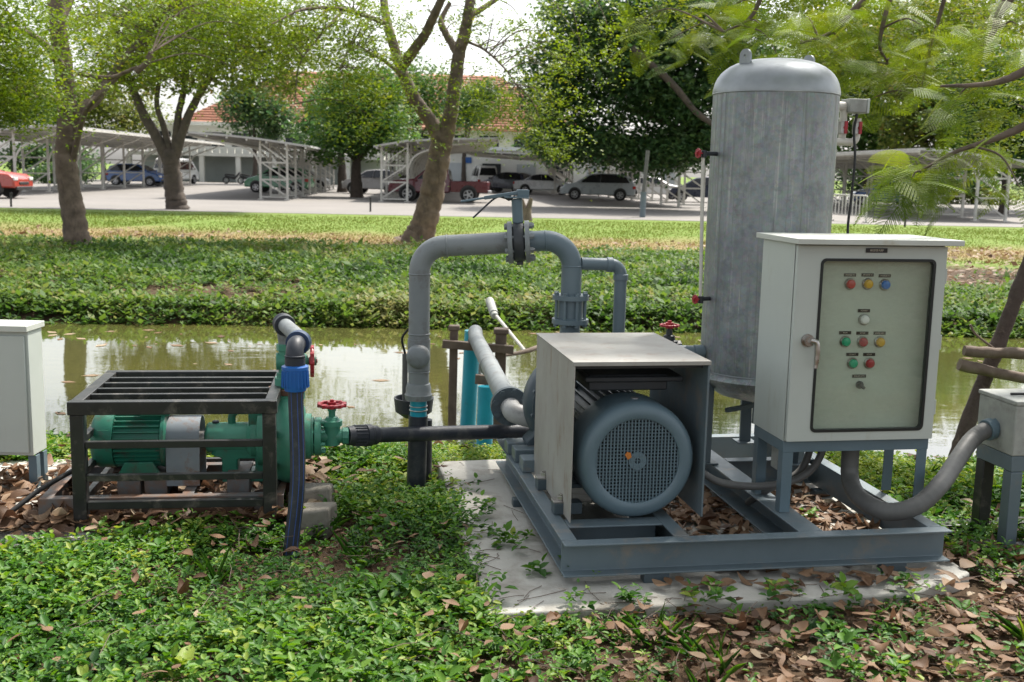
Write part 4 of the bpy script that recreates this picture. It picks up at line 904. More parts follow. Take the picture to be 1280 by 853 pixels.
# black plastic suction line to the right
h0 = CG.w((gc.x+.07, AY, zsh)); h1 = WD.Y(655, 537, 5.55); h1 = V((h1.x+.3, 5.62, WD.Y(655, 537, 5.55).z-.01))
hd = Thing('plastic_pipe', 'long black plastic pipe running level from the green gate valve to behind the big pump', 'pipe', WD, h0)
dr = (h1-h0).normalized()
g = MB(); g.tube([h0+dr*.02, h1], .036, 20); hd.part('pipe', g, 'hdpe')
g = MB(); g.rev([(.032, .0), (.044, .0), (.047, .03), (.047, .09), (.052, .092), (.052, .12), (.046, .125), (.045, .15), (.037, .16)], h0, dr, 28)
for i in range(18):
    a = 2*math.pi*i/18; a_, u_, w_ = basis(dr); q0 = h0+(u_*math.cos(a)+w_*math.sin(a))*.047; g.bar(q0+dr*.03, q0+dr*.09, .006, .006)
hd.part('compression_coupling', g, 'hdpe')
# discharge riser of the green pump: gate valve, elbows, blue coupling, striped pipe
vz = CG.Y(368, 437, AY).z; ux = dvx-.02
wx = CG.Y(390, 430, AY).x
gate_valve('green gate valve with its red handwheel turned sideways, on top of the green pump', CG, (ux, AY, vz-.055), (0, 0, 1), (1, .05, 0), .055, wx-ux)
g = MB(); g.cyl((ux, AY, fzr+.023), (ux, AY, vz-.13), .052)
single('pipe_nipple', g, 'green_pale', 'short green upright pipe under the sideways handwheel valve', 'pipe', CG, (ux, AY, fzr+.03))
# striped pipe
foot = WD.Z(364, 700, 0); yF = foot.y
topz = WD.Y(368, 470, yF+.04).z; tx = WD.Y(369, 470, yF+.04).x
sp0 = V((tx, yF+.04, topz))
hp = Thing('striped_pipe', 'upright black plastic pipe with blue stripes and bright blue coupling', 'pipe', WD, (foot.x, yF, 0))
pth = spline([(foot.x-.01, yF-.02, -.1), foot+V((0, 0, .05)), V((WD.Y(372, 600, yF+.02).x, yF+.02, WD.Y(370, 600, yF+.02).z)), V((tx+.002, yF+.04, topz-.1)), sp0], 10)
g = MB(); g.tube(pth, .031, 24); hp.part('pipe', g, 'hdpe')
for ang in (245, 292, 330):
    g = MB(); off = V((math.cos(R(ang)), math.sin(R(ang)), 0))*.0302; g.tube([p+off for p in pth], .0017, 6); hp.part('stripe', g, 'hdpe_stripe')
g = MB(); zc = topz
g.rev([(.032, -.06), (.043, -.06), (.049, -.03), (.051, .025), (.054, .027), (.054, .04), (.042, .045)], sp0, (0, 0, 1), 32)
for i in range(22):
    a = 2*math.pi*i/22; g.bar(sp0+V((math.cos(a)*.054, math.sin(a)*.046, -.045)), sp0+V((math.cos(a)*.051, math.sin(a)*.051, .022)), .006, .006)
hp.part('blue_coupling', g, 'blue_coupling')
elz = WD.Y(367, 432, yF+.06).z
eb = V((tx-.004, yF+.04, elz)); back = CG.w((ux, AY, vz+.11)); dirb = (back-eb).normalized()
p3 = eb+V((0, .10, .0))
g = MB(); g.tube(bend([sp0+V((0, 0, .04)), eb, p3], .05, 10), .036, 24); g.cyl(sp0+V((0, 0, .04)), sp0+V((0, 0, .075)), .041); g.torus(sp0+V((0, 0, .082)), (0, 0, 1), .038, .004); hp.part('black_elbow', g, 'hdpe')
g = MB(); g.rev([(.037, 0), (.049, 0), (.051, .015), (.051, .04), (.045, .05), (.037, .05)], p3-V((0, .03, 0)), (0, 1, 0), 32); hp.part('elbow_coupling', g, 'navy_plastic')
top2 = CG.w((ux-.01, AY, CG.Y(356, 405, AY).z))
g = MB(); g.tube(bend([p3, V((p3.x-.005, p3.y+.06, p3.z+.005)), top2, CG.w((ux, AY, vz+.02))], .04, 8), .033, 20); hp.part('grey_pipe', g, 'pipe_paint')
dt = (top2-p3).normalized()
g = MB(); g.rev([(.034, 0), (.047, 0), (.049, .02), (.043, .03), (.043, .05), (.049, .06), (.047, .08), (.034, .085)], top2-dt*.06, dt, 28); hp.part('clamp_ring', g, 'hdpe')
for i, (px, py, y, s_) in enumerate(((396, 655, 4.55, .075), (386, 640, 4.75, .10), (352, 612, 5.15, .08))):
    p = WD.Y(px, py, y); bm_ = MB(); r_ = random.Random(i)
    q = [V((sx_*s_*r_.uniform(.7, 1.2), sy_*s_*r_.uniform(.6, 1), sz_*s_*r_.uniform(.6, 1.1))) for sx_ in (-1, 1) for sy_ in (-1, 1) for sz_ in (-1, 1)]
    bm_.add([V((p.x, y, .05+s_*.3))+v for v in q], [(0, 1, 3, 2), (4, 6, 7, 5), (0, 4, 5, 1), (2, 3, 7, 6), (0, 2, 6, 4), (1, 5, 7, 3)])
    single('concrete_chunk', bm_, 'old_concrete', ('broken concrete chunk just right of the striped pipe, the nearest one', 'broken concrete chunk behind the striped pipe, the largest one', 'small broken concrete chunk under the green pump casing, farthest back')[i], 'rubble', WD, (p.x, y, 0), bev=.014)
g = MB(); g.tube(spline([CG.w((-.55, -.1, .07)), CG.w((-.32, .02, .10)), CG.w((-.16, .16, .20)), CG.w((.0, .35, .25)), CG.w((.2, AY+.05, zb1+.04)), CG.w((mx1+.16, AY+.1, zsh-.02))], 10), .011, 10)
single('power_cable', g, 'black_rubber', 'thick black power cable trailing over dry leaves to the small green motor', 'cable', WD, CG.w((-.55, -.1, .07)))

# ================================================================== LEANING POLE FENCE right
rf_ = Thing('pole_fence', 'rough bark covered leaning pole with two cut logs lashed across at the right', 'fence', WD, WD.Z(1205, 560, 0))
b0 = WD.Z(1196, 575, -.05); b1 = WD.Y(1213, 520, b0.y+.03); b2 = WD.Y(1248, 430, b0.y+.10); b3 = WD.Y(1278, 350, b0.y+.15); b4 = WD.Y(1305, 270, b0.y+.2)
pth = spline([b0, b1, b2, b3, b4], 8); g = MB(); g.tube(pth, [.054-.0005*i+random.uniform(-.005, .005) for i in range(len(pth))], 16); rf_.part('leaning_pole', g, 'bark_thorn', ang=70)
yL = b0.y-.06
for (pa, pb, r_, m_) in (((1205, 439), (1300, 444), .032, 'log_wood'), ((1199, 456), (1310, 479), .033, 'log_wood')):
    A_ = WD.Y(*pa, yL); B_ = WD.Y(*pb, yL-.02); g = MB(); n_ = 10; g.tube([A_+(B_-A_)*i/n_+V((0, 0, random.uniform(-.004, .004))) for i in range(n_+1)], [r_+random.uniform(-.003, .003) for i in range(n_+1)], 14); rf_.part('log_rail', g, m_, ang=60)
g = MB(); g.tube(spline([b2+V((-.06, -.1, -.02)), b2+V((-.16, -.05, .06)), b2+V((-.2, -.05, .12))], 5), .007, 8); rf_.part('twig', g, 'log_wood')
# ================================================================== TREES
LIMB_PTS = []
def limb(mb, pts, r0, r1, k=9, n=14, flare=0):
    P = spline(pts, k); m_ = len(P); rs = []; LIMB_PTS.extend([tuple(p) for p in P[m_//4:]])
    for i in range(m_):
        t = i/(m_-1); r = r0+(r1-r0)*t
        if flare: r *= 1+flare*math.exp(-t*m_/5)
        rs.append(r*random.uniform(.975, 1.025))
    mb.tube([p+V((random.uniform(-1, 1), random.uniform(-1, 1), 0))*r0*.05 for p in P], rs, n, lump=.07)
def pix(Y, *pts): return [WD.Y(x, y, Y+(d[0] if d else 0)) for x, y, *d in pts]
def clumps(cs, n_cl, per, spread, size, rng_=rng, flat=.7):
    """leaves in clumps scattered through ellipsoids cs = (centre, radii, weight); returns P, D, N, tint"""
    Ps = []; T = []
    wts = np.array([c[2] for c in cs], float); cnt = rng_.multinomial(n_cl, wts/wts.sum())
    for (c, r, _), k in zip(cs, cnt):
        u = unit(rng_.normal(size=(k, 3))); rad = rng_.random(k)**.45
        cc_ = np.array(c)+u*rad[:, None]*np.array(r)
        sz = spread*rng_.uniform(.6, 1.4, k); tt = rng_.normal(.45, .16, k)
        p = cc_[:, None, :]+rng_.normal(size=(k, per, 3))*sz[:, None, None]*np.array([1, 1, flat])
        Ps.append(p.reshape(-1, 3)); T.append((tt[:, None]+rng_.normal(0, .14, (k, per))).ravel())
    P = np.concatenate(Ps); t = np.concatenate(T); n = len(P)
    D = unit(rng_.normal(size=(n, 3))*np.array([1, 1, .45])+np.array([0, 0, -.25])); N = unit(rng_.normal(size=(n, 3))*.55+np.array([0, 0, 1]))
    L = size*rng_.uniform(.7, 1.3, n)
    return P, D, N, L, t
def crown(name, cs, n_cl, per, spread, size, m, parent, wr=.5):
    P, D, N, L, t = clumps(cs, n_cl, per, spread, size)
    org = np.array(parent.location)
    v, F = leaves4(P-org, D, N, L, L*wr); return np_mesh(name, v, F, t, m, parent)
def frond_crown(name, nodes, m, parent, hi=False, tint=.45):
    """nodes: (x, y, z, spread, n, length, droop)"""
    Ps, A, E, Ls, T = [], [], [], [], []
    for x, y, z, sp_, n, ln, dr in nodes:
        if not hi and n > 8: n = int(n*1.9); ln *= .85; dr += .1
        p = np.array([x, y, z])+rng.normal(size=(n, 3))*sp_*np.array([1, 1, .5]); Ps.append(p)
        A.append(rng.uniform(0, 2*np.pi, n)); E.append(rng.normal(-dr, .28, n)); Ls.append(ln*rng.uniform(.75, 1.2, n)); T.append(np.clip(rng.normal(tint, .16, n), 0, 1))
    P = np.concatenate(Ps)-np.array(parent.location); pr = FR_HI if hi else FR_LO
    v, F, q = fronds(P, np.concatenate(A), np.concatenate(E), np.concatenate(Ls), pr, rng.normal(0, .35, len(P)))
    tt = np.repeat(np.concatenate(T), q)+rng.normal(0, .06, len(P)*q)
    return np_mesh(name, v, F, tt, m, parent)
def spray_crown(name, nodes, m, parent, per=34, size=.062, tint=.45):
    """flat airy sprays of small leaflets round every node"""
    Ps, Ns, T = [], [], []
    for x, y, z, sp_, n, ln, dr in nodes:
        n = int(n*1.5); c = np.array([x, y, z])+rng.normal(size=(n, 3))*sp_*1.25*np.array([1, 1, .5])
        nn = unit(rng.normal(size=(n, 3))*.38+np.array([0, 0, 1])); u = unit(np.cross(nn, rng.normal(size=(n, 3)))); w_ = np.cross(nn, u)
        a = rng.normal(size=(n, per, 1))*ln*.42; b = rng.normal(size=(n, per, 1))*ln*.20
        p = c[:, None]+u[:, None]*a+w_[:, None]*b-np.array([0, 0, 1.])*(a**2+b**2)*.7/ln+rng.normal(size=(n, per, 3))*.012
        Ps.append(p.reshape(-1, 3)); Ns.append(np.repeat(nn, per, 0)); T.append(np.repeat(rng.normal(tint, .17, n), per)+rng.normal(0, .10, n*per))
    P = np.concatenate(Ps)-np.array(parent.location); N = np.concatenate(Ns)+rng.normal(size=P.shape)*.35; k = len(P)
    L = size*rng.uniform(.6, 1.5, k); v, F = leaves4(P, unit(rng.normal(size=(k, 3))*np.array([1, 1, .4])), N, L, L*.48)
    return np_mesh(name, v, F, np.concatenate(T), m, parent)
def twigs(thing, nodes, m, start, rad=.014, tries=1):
    """thin branchlets joining every spray of leaves to the nearest limb of its own tree"""
    base = np.array(LIMB_PTS[start:])
    for x, y, z, *_ in nodes:
        e = np.array([x, y, z]); d = np.linalg.norm(base-e, axis=1)+.6*np.maximum(0, base[:, 2]-e[2]); b_ = base[np.argmin(d)]
        a_, c_ = V(b_), V(e); L_ = (c_-a_).length
        if L_ < .05: continue
        g = MB(); mid = (a_+c_)/2+V((random.uniform(-.1, .1)*L_, random.uniform(-.1, .1)*L_, .14*L_)); P = spline([a_, mid, c_], 5)
        g.tube(P, [rad*(1-.7*i/(len(P)-1)) for i in range(len(P))], 6); 
        yield g
def join(gs):
    G = MB()
    for g in gs: G.add(g.v, g.f)
    return G
def nodes_px(lst):
    o = []
    for px, py, Y, sp_, n, ln, dr in lst:
        p = WD.Y(px, py, Y); o.append((p.x, p.y, p.z, sp_, n, ln, dr))
    return o
# T1: left trunk on the far bank
Y1 = 20.3
T1 = Thing('flame_tree', 'left leaning feathery tree whose pale trunk stands in the bank plants at the left', 'tree', WD, WD.Y(97, 311, Y1))
g = MB()
limb(g, pix(Y1, (100, 318), (94, 285), (87, 240), (82, 200), (83, 165), (84, 130), (79, 85), (73, 30), (68, -30), (60, -110)), .22, .135, flare=.32)
limb(g, pix(Y1, (86, 165), (102, 138), (118, 127, .3), (128, 112, .5), (150, 80, .9), (185, 40, 1.6), (230, -10, 2.2)), .13, .035)
limb(g, pix(Y1, (90, 205), (105, 145, -.4), (125, 120, -.6), (150, 95, -.5)), .06, .02)
limb(g, pix(Y1, (80, 90), (60, 60, -.8), (30, 40, -1.8), (-15, 30, -3)), .09, .03)
limb(g, pix(Y1, (74, 30), (100, -20, .5), (150, -70, 1)), .09, .03)
limb(g, pix(Y1, (83, 140), (60, 120, -1.5), (30, 125, -3)), .05, .02)
trunk1 = g; k1 = 0
g = MB(); limb(g, pix(Y1-.6, (98, 92), (118, 96), (140, 97), (158, 90), (172, 84)), .045, .03, n=8); limb(g, pix(Y1-.6, (170, 90), (182, 80), (189, 66)), .06, .05, n=8); T1.part('broken_branch', g, 'log_wood')
N1 = nodes_px([(5, 60, 17.5, .45, 50, .5, .3), (-5, 105, 17, .45, 50, .5, .35), (-20, 20, 17, .6, 50, .5, .3), (10, 85, 17.6, .4, 30, .5, .3), (5, 135, 16.8, .4, 30, .5, .4), (-30, 60, 17, .9, 40, .6, .3), (25, 10, 18, .9, 44, .6, .25), (15, 15, 18.6, .5, 14, .6, .25),
    (140, 30, 21.3, .8, 26, .6, .2), (185, 20, 21.8, 1.0, 34, .6, .25), (155, 70, 21.3, .6, 18, .6, .3), (215, 10, 22.3, 1.0, 42, .6, .2), (190, 75, 21.5, .6, 26, .55, .3), (125, 105, 21.2, .3, 6, .55, .3), (260, 25, 22.5, .9, 30, .6, .3), (310, 8, 22.5, .9, 30, .6, .3),
    (60, -90, 20.5, 1.2, 30, .65, .2), (-60, -60, 20, 1.4, 50, .65, .2)])
r3 = random.Random(3)
N1 += nodes_px([(r3.uniform(118, 350), r3.uniform(-15, 95), r3.uniform(20.8, 23), .25, 6, .5, .3) for _ in range(54)]+[(r3.uniform(-30, 32), r3.uniform(-10, 140), r3.uniform(16.5, 18.5), .22, 7, .45, .3) for _ in range(30)]+[(r3.uniform(40, 120), r3.uniform(-20, 60), r3.uniform(22, 24), .25, 5, .5, .3) for _ in range(10)])
for t_ in list(twigs(T1, N1, 'bark', 0, .016)): trunk1.add(t_.v, t_.f)
T1.part('trunk', trunk1, 'bark', ang=70)
spray_crown('crown', N1, 'frond_leaf', T1.o, tint=.40)

# T3: forked tree in the middle
k3 = len(LIMB_PTS)
Y3 = 24.3
T3 = Thing('flame_tree', 'forked feathery tree with thick leaning trunk standing at the bank top behind the arched pipe', 'tree', WD, WD.Y(523, 306, Y3))
g = MB()
limb(g, pix(Y3, (515, 312), (526, 290), (537, 255), (545, 215), (552, 180)), .30, .235, flare=.5, n=16)
limb(g, pix(Y3, (551, 186), (542, 158), (521, 128), (508, 102), (500, 82, .2), (487, 40, .5), (480, 5, .8), (474, -60, 1.4)), .17, .08)
limb(g, pix(Y3, (502, 84), (518, 62, -.3), (532, 42, -.5), (545, 14, -.8), (556, -14, -1), (570, -80, -1.2)), .125, .07)
limb(g, pix(Y3, (553, 186), (562, 150), (568, 110), (573, 72), (580, 45), (586, 15), (591, -30), (598, -100)), .18, .09)
limb(g, pix(Y3, (573, 68), (563, 52, .3), (553, 34, .5), (552, 24, .6), (562, 4, .8)), .10, .05)
limb(g, pix(Y3, (578, 50), (605, 62, -.6), (630, 85, -1.2), (645, 105, -1.5)), .035, .012, n=6)
limb(g, pix(Y3, (505, 95), (470, 70, -.8), (440, 60, -1.8), (425, 85, -2.5)), .05, .015, n=8)
limb(g, pix(Y3, (485, 30), (430, 12, -1), (380, 12, -2.2), (340, 30, -3)), .06, .015, n=8)
limb(g, pix(Y3, (430, 12, -1), (400, 45, -2), (375, 80, -2.4), (368, 130, -2.6)), .03, .01, n=6)
limb(g, pix(Y3, (588, 20), (640, -10, .6), (700, -20, 1.2)), .07, .02, n=8)
trunk3 = g
N3 = nodes_px([(430, 120, 21.6, .6, 30, .6, .4), (455, 100, 22.3, .5, 22, .58, .4), (420, 85, 21.8, .5, 20, .58, .35), (475, 150, 22.5, .35, 12, .55, .5), (600, 120, 23, .5, 20, .55, .4), (625, 110, 23, .5, 24, .58, .35), (655, 120, 23.2, .5, 22, .55, .4), (685, 140, 23.5, .4, 16, .5, .45), (665, 160, 23, .5, 24, .6, .5), (620, 155, 23, .4, 14, .55, .45), (685, 185, 23.2, .25, 10, .5, .5), (580, 105, 24, .4, 10, .5, .4),
    (440, 20, 23.5, .8, 16, .58, .25), (380, 25, 22.8, .7, 20, .58, .3), (350, 40, 22, .6, 18, .58, .3), (530, -50, 24, 1.2, 22, .62, .2), (620, -70, 24.6, 1.0, 14, .62, .2), (700, -40, 25, 1.0, 14, .62, .25), (450, -60, 24, 1.2, 22, .62, .2), (730, 10, 25, .6, 12, .5, .3), (765, 45, 25, .5, 12, .5, .4), (715, 80, 24.6, .4, 8, .5, .4)])
N3 += nodes_px([(r3.uniform(350, 500), r3.uniform(-10, 70), r3.uniform(22, 24.5), .25, 5, .48, .3) for _ in range(26)]+[(r3.uniform(330, 505), r3.uniform(-10, 115), r3.uniform(21.5, 24.5), .28, 4, .5, .3) for _ in range(40)]+[(r3.uniform(590, 700), r3.uniform(-10, 115), r3.uniform(23, 25), .26, 3, .48, .3) for _ in range(9)]+[(r3.uniform(590, 760), r3.uniform(-10, 75), r3.uniform(23.5, 26), .25, 4, .48, .3) for _ in range(11)]+[(r3.uniform(500, 600), r3.uniform(-10, 40), r3.uniform(24, 26), .25, 3, .48, .3) for _ in range(10)])
for t_ in list(twigs(T3, N3, 'bark', k3, .016)): trunk3.add(t_.v, t_.f)
T3.part('trunk', trunk3, 'bark', ang=70)
spray_crown('crown', N3, 'frond_leaf', T3.o, tint=.42)

# T2: broad leaf tree at the lawn edge
Y2 = 38.6
T2 = Thing('shade_tree', 'spreading yellow green tree at the lawn edge in front of the parking, left of centre', 'tree', WD, WD.Y(221, 262, Y2))
g = MB()
limb(g, pix(Y2, (222, 264), (218, 240), (215, 212), (213, 190)), .33, .28, flare=.4, n=14)
limb(g, pix(Y2, (212, 205), (196, 172), (178, 140), (164, 105), (150, 60), (140, 10)), .21, .08)
limb(g, pix(Y2, (214, 198), (205, 160), (196, 130), (200, 95), (205, 50)), .13, .05)
limb(g, pix(Y2, (216, 204), (228, 165), (240, 135), (262, 98), (290, 65), (330, 40)), .19, .06)
limb(g, pix(Y2, (219, 190), (222, 150), (230, 110), (235, 60), (240, 10)), .15, .06)
limb(g, pix(Y2, (262, 98), (262, 70), (275, 40)), .1, .04)
T2.part('trunk', g, 'bark_dark', ang=70)
E_ = lambda px, py, Y, rx, ry, rz, w: (tuple(WD.Y(px, py, Y)), (rx, ry, rz), w)
crown('crown', [E_(180, 60, Y2, 1.8, 2, 1.4, 1.6), (E_(240, 40, Y2, 2.0, 2, 1.5, 1.6)), E_(300, 60, Y2, 1.7, 2, 1.2, 1.2), E_(340, 95, Y2, 1.2, 1.6, .8, .8), E_(150, 100, Y2, 1.2, 1.6, .8, .6), E_(215, 85, Y2-.5, 1.6, 1.5, .7, .7), E_(275, 100, Y2, 1.4, 1.5, .6, .5), E_(215, 8, Y2, 3, 3, 1.0, 1.5), E_(320, 15, Y2, 2.2, 2.2, 1.0, 1.0), E_(370, 60, Y2, 1.4, 1.6, .7, .5), E_(120, 20, Y2, 1.8, 2, 1.2, .8)], 620, 26, .26, .22, 'yellow_tree_leaf', T2.o)
# T4 and neighbours around the parking
def round_tree(label, px, py, Y, cs, m, n_cl, per, spread, size, tr_r=.3, bark='bark_dark', group=None, top=None, name='shade_tree'):
    b = WD.Z(px, py, 0); b = V((WD.Y(px, py, Y).x, Y, 0))
    T = Thing(name, label, 'tree', WD, b, group)
    g = MB(); c0 = V(cs[0][0]); zt_ = c0.z
    limb(g, [b-V((0, 0, .2)), b+V((random.uniform(-.1, .1), 0, zt_*.35)), V((b.x*.6+c0.x*.4, Y, zt_*.7)), c0+V((0, 0, cs[0][1][2]*.5))], tr_r, tr_r*.3, flare=.3)
    for c, r, w in cs:
        limb(g, [V((b.x, Y, zt_*.45)), (V((b.x, Y, zt_*.6))+V(c))/2-V((0, 0, .2)), V(c)], tr_r*.4, tr_r*.1, 4, 8)
    T.part('trunk', g, bark, ang=70); crown('crown', cs, n_cl, per, spread, size, m, T.o); return T
round_tree('dense round light green tree on the kerb island between the second and third carports', 446, 247, 59.5, [E_(448, 150, 59.5, 2.6, 2.6, 2.0, 3), E_(415, 175, 59, 1.5, 2, 1.3, 1), E_(485, 165, 59.5, 1.6, 2, 1.5, 1.2), E_(430, 115, 60, 1.6, 2, 1.2, 1), E_(470, 110, 60, 1.6, 2, 1.1, 1)], 'mid_tree_leaf', 560, 26, .34, .26, .32)
round_tree('slim trunked tree behind the dense round tree on the kerb island', 428, 235, 71, [E_(420, 140, 72, 2.2, 2.4, 2.0, 2), E_(398, 165, 72, 1.6, 2, 1.2, 1)], 'mid_tree_leaf', 260, 26, .4, .3, .3)
YD = 50.0
dk = round_tree('huge dark glossy leaved tree hanging low over the silver cars left of the tank', 906, 248, YD, [E_(790, 90, YD, 3.8, 3.5, 2.6, 3), E_(700, 110, YD, 2.0, 2.4, 2.4, 1.5), E_(690, 175, YD, 1.4, 2, .9, .6), E_(850, 120, YD, 2.6, 3, 2.2, 1.6), E_(740, 180, YD, 2.2, 2.5, .9, 1.0), E_(820, 190, YD, 2.2, 2.5, .9, 1.0), E_(880, 175, YD, 1.5, 2.2, 1.0, .7), E_(745, 25, YD, 2.6, 3, 1.7, 1.5), E_(860, 20, YD, 3.4, 3.2, 2.2, 2.0), E_(930, 80, YD, 2.0, 3, 2.4, 1.2)], 'dark_tree_leaf', 2500, 30, .34, .25, .42)
g = MB(); limb(g, pix(YD-3, (790, 60), (840, 105), (870, 140), (900, 160), (940, 175)), .16, .09); dk.part('low_limb', g, 'bark_dark')
bg = [  # label, base px/py, Y, clusters
 ('dark pointed evergreen behind the second carport roof', 318, 215, 92, [(318, 140, 2.9, 2.4, 2), (345, 150, 2.2, 1.6, 1), (300, 125, 1.8, 2.0, 1)], 'dark_tree_leaf', 300),
 ('hazy tree beyond the left carport, seen between the two left trunks', 130, 225, 96, [(120, 130, 3.4, 2.6, 2), (165, 150, 2.8, 2.2, 1.3), (75, 140, 3, 2.4, 1.2)], 'yellow_tree_leaf', 380),
 ('leafy tree beyond the left carport at the left edge', 18, 225, 90, [(15, 110, 3.8, 3.2, 2), (50, 145, 2.8, 2, 1), (-30, 140, 3.5, 3, 1)], 'mid_tree_leaf', 380),
 ('low dark tree under the left carport roofline, between its posts', 45, 222, 88, [(45, 195, 2.4, 1.2, 1), (90, 200, 2.2, 1.0, 1)], 'dark_tree_leaf', 150),
 ('tall pale tree behind the forked trunk, left of the tiled roof', 520, 220, 98, [(520, 110, 3.4, 3.0, 2), (555, 140, 2.5, 2.4, 1), (490, 150, 2.4, 2.2, 1)], 'mid_tree_leaf', 330),
 ('dark rounded tree in front of the tiled roof, right of the forked trunk', 580, 222, 94, [(585, 138, 1.9, 1.6, 1), (600, 118, 1.6, 1.2, .7)], 'dark_tree_leaf', 170),
 ('bright green tree behind the far right carport, directly right of the tank', 1080, 250, 74, [(1075, 165, 2.6, 2.6, 2), (1110, 140, 2.6, 2.2, 1.5), (1050, 120, 2.6, 2.4, 1.2), (1095, 185, 2.2, 1.6, 1)], 'mid_tree_leaf', 440),
 ('yellowing tree at the right above the far right carport', 1165, 255, 66, [(1150, 165, 2.4, 1.8, 1.4), (1190, 135, 2.6, 2.0, 1.6), (1140, 105, 2.4, 2.0, 1.2), (1215, 175, 2.2, 1.6, 1)], 'yellow_tree_leaf', 420),
 ('dense dark tree at the right edge beside the parking', 1255, 262, 56, [(1250, 150, 2.2, 2.4, 2), (1285, 190, 1.8, 1.8, 1.2), (1225, 105, 2.2, 2.2, 1.4), (1290, 110, 2.2, 2.4, 1.2)], 'mid_tree_leaf', 480),
 ('tall dark tree beyond the tank, rising behind the far right carport', 1010, 245, 84, [(1010, 110, 3.2, 3.8, 2), (970, 130, 3, 3, 1.4), (1045, 95, 3, 3, 1.2)], 'dark_tree_leaf', 420),
 ('shady tree filling the back of the far right carport', 1150, 250, 80, [(1140, 215, 3.2, 1.8, 1), (1090, 225, 2.8, 1.4, 1), (1200, 225, 2.8, 1.6, 1)], 'dark_tree_leaf', 330),
 ('tall tree at the far right behind the dark edge tree', 1330, 260, 64, [(1320, 130, 3, 3.5, 1), (1240, 60, 3.2, 2.4, 1.2), (1180, 40, 3, 2.2, 1)], 'yellow_tree_leaf', 480),
 ('broad sunlit crown filling the gap between the tank and the right edge', 1150, 250, 72, [(1090, 70, 3.2, 2.4, 1.2), (1160, 30, 3.4, 2.4, 1.2), (1230, 15, 3, 2.2, 1), (1030, 30, 3, 2.4, 1)], 'yellow_tree_leaf', 520),
 ('tall pale crown rising above the yellowing tree, right of the tank', 1120, 250, 88, [(1110, 40, 4.5, 3.4, 1.4), (1050, 60, 3.5, 3.2, 1), (1180, 90, 4, 3, 1)], 'mid_tree_leaf', 480),
]
for lb_, px, py, Y, cl_, m_, n_ in bg:
    round_tree(lb_, px, py, Y, [E_(x, y, Y, r, r, rz, w) for x, y, r, rz, w in cl_], m_, n_, 24, .5, .36, .22)
for lb_, pts, m_ in (('clipped sunny shrub hedge row beyond the far right carport', [(1215, 245), (1250, 250), (1180, 240)], 'yellow_tree_leaf'), ('low shrub under the eaves of the left carport', [(60, 218), (100, 217), (75, 222)], 'dark_tree_leaf')):
    c0 = WD.Y(*pts[0], 78); T = Thing('shrub', lb_, 'shrub', WD, (c0.x, 78, 0))
    crown('foliage', [E_(x, y, 78, 1.3, 1.2, .8, 1) for x, y in pts], 120, 26, .3, .25, m_, T.o)
    g = MB(); limb(g, [V((c0.x, 78, -.1)), V((c0.x+.1, 78, .5)), c0], .08, .03); T.part('stem', g, 'bark_dark')
# near tree at the right: trunk outside the frame, branches and fronds inside it
YN = 6.4
kN = len(LIMB_PTS)
NT = Thing('flame_tree', 'near feathery tree whose fronds hang into the upper right corner beside the tank', 'tree', WD, (4.3, 6.6, 0))
g = MB()
limb(g, [V((4.3, 6.6, -.1)), V((4.25, 6.6, 1.5)), V((4.1, 6.7, 3)), V((3.6, 6.8, 4.4)), V((2.6, 7.0, 5.6)), V((1.2, 7.4, 6.4))], .19, .06, flare=.3)
limb(g, [V((4.1, 6.7, 3)), V((4.6, 6.9, 4.6)), V((5.2, 7.5, 6))], .10, .04)
limb(g, [V((4.2, 6.6, 2.2))]+pix(YN, (1400, 40), (1330, 60), (1275, 92), (1235, 105), (1175, 108)), .05, .008, n=8)
limb(g, [V((4.2, 6.6, 1.9))]+pix(YN-.2, (1400, 110), (1330, 130), (1276, 160), (1240, 175), (1195, 190), (1150, 214)), .04, .006, n=8)
limb(g, [V((4.1, 6.7, 3.2))]+pix(YN+.4, (1330, -60), (1275, -15), (1250, 15), (1242, 40), (1225, 60)), .05, .01, n=8)
limb(g, [V((3.8, 6.8, 4.0))]+pix(7.6, (1200, -90), (1120, -30), (1070, 10), (1040, 40), (1000, 55)), .045, .007, n=8)
limb(g, [V((2.6, 7.0, 5.6))]+pix(8.4, (1000, -120), (960, -30), (940, 20), (905, 40)), .04, .006, n=8)
limb(g, pix(7.6, (1120, -30), (1100, 50), (1110, 80)), .02, .006, n=6); limb(g, pix(7.6, (1200, -90), (1180, 0), (1160, 70), (1150, 120)), .02, .005, n=6)
trunkN = g
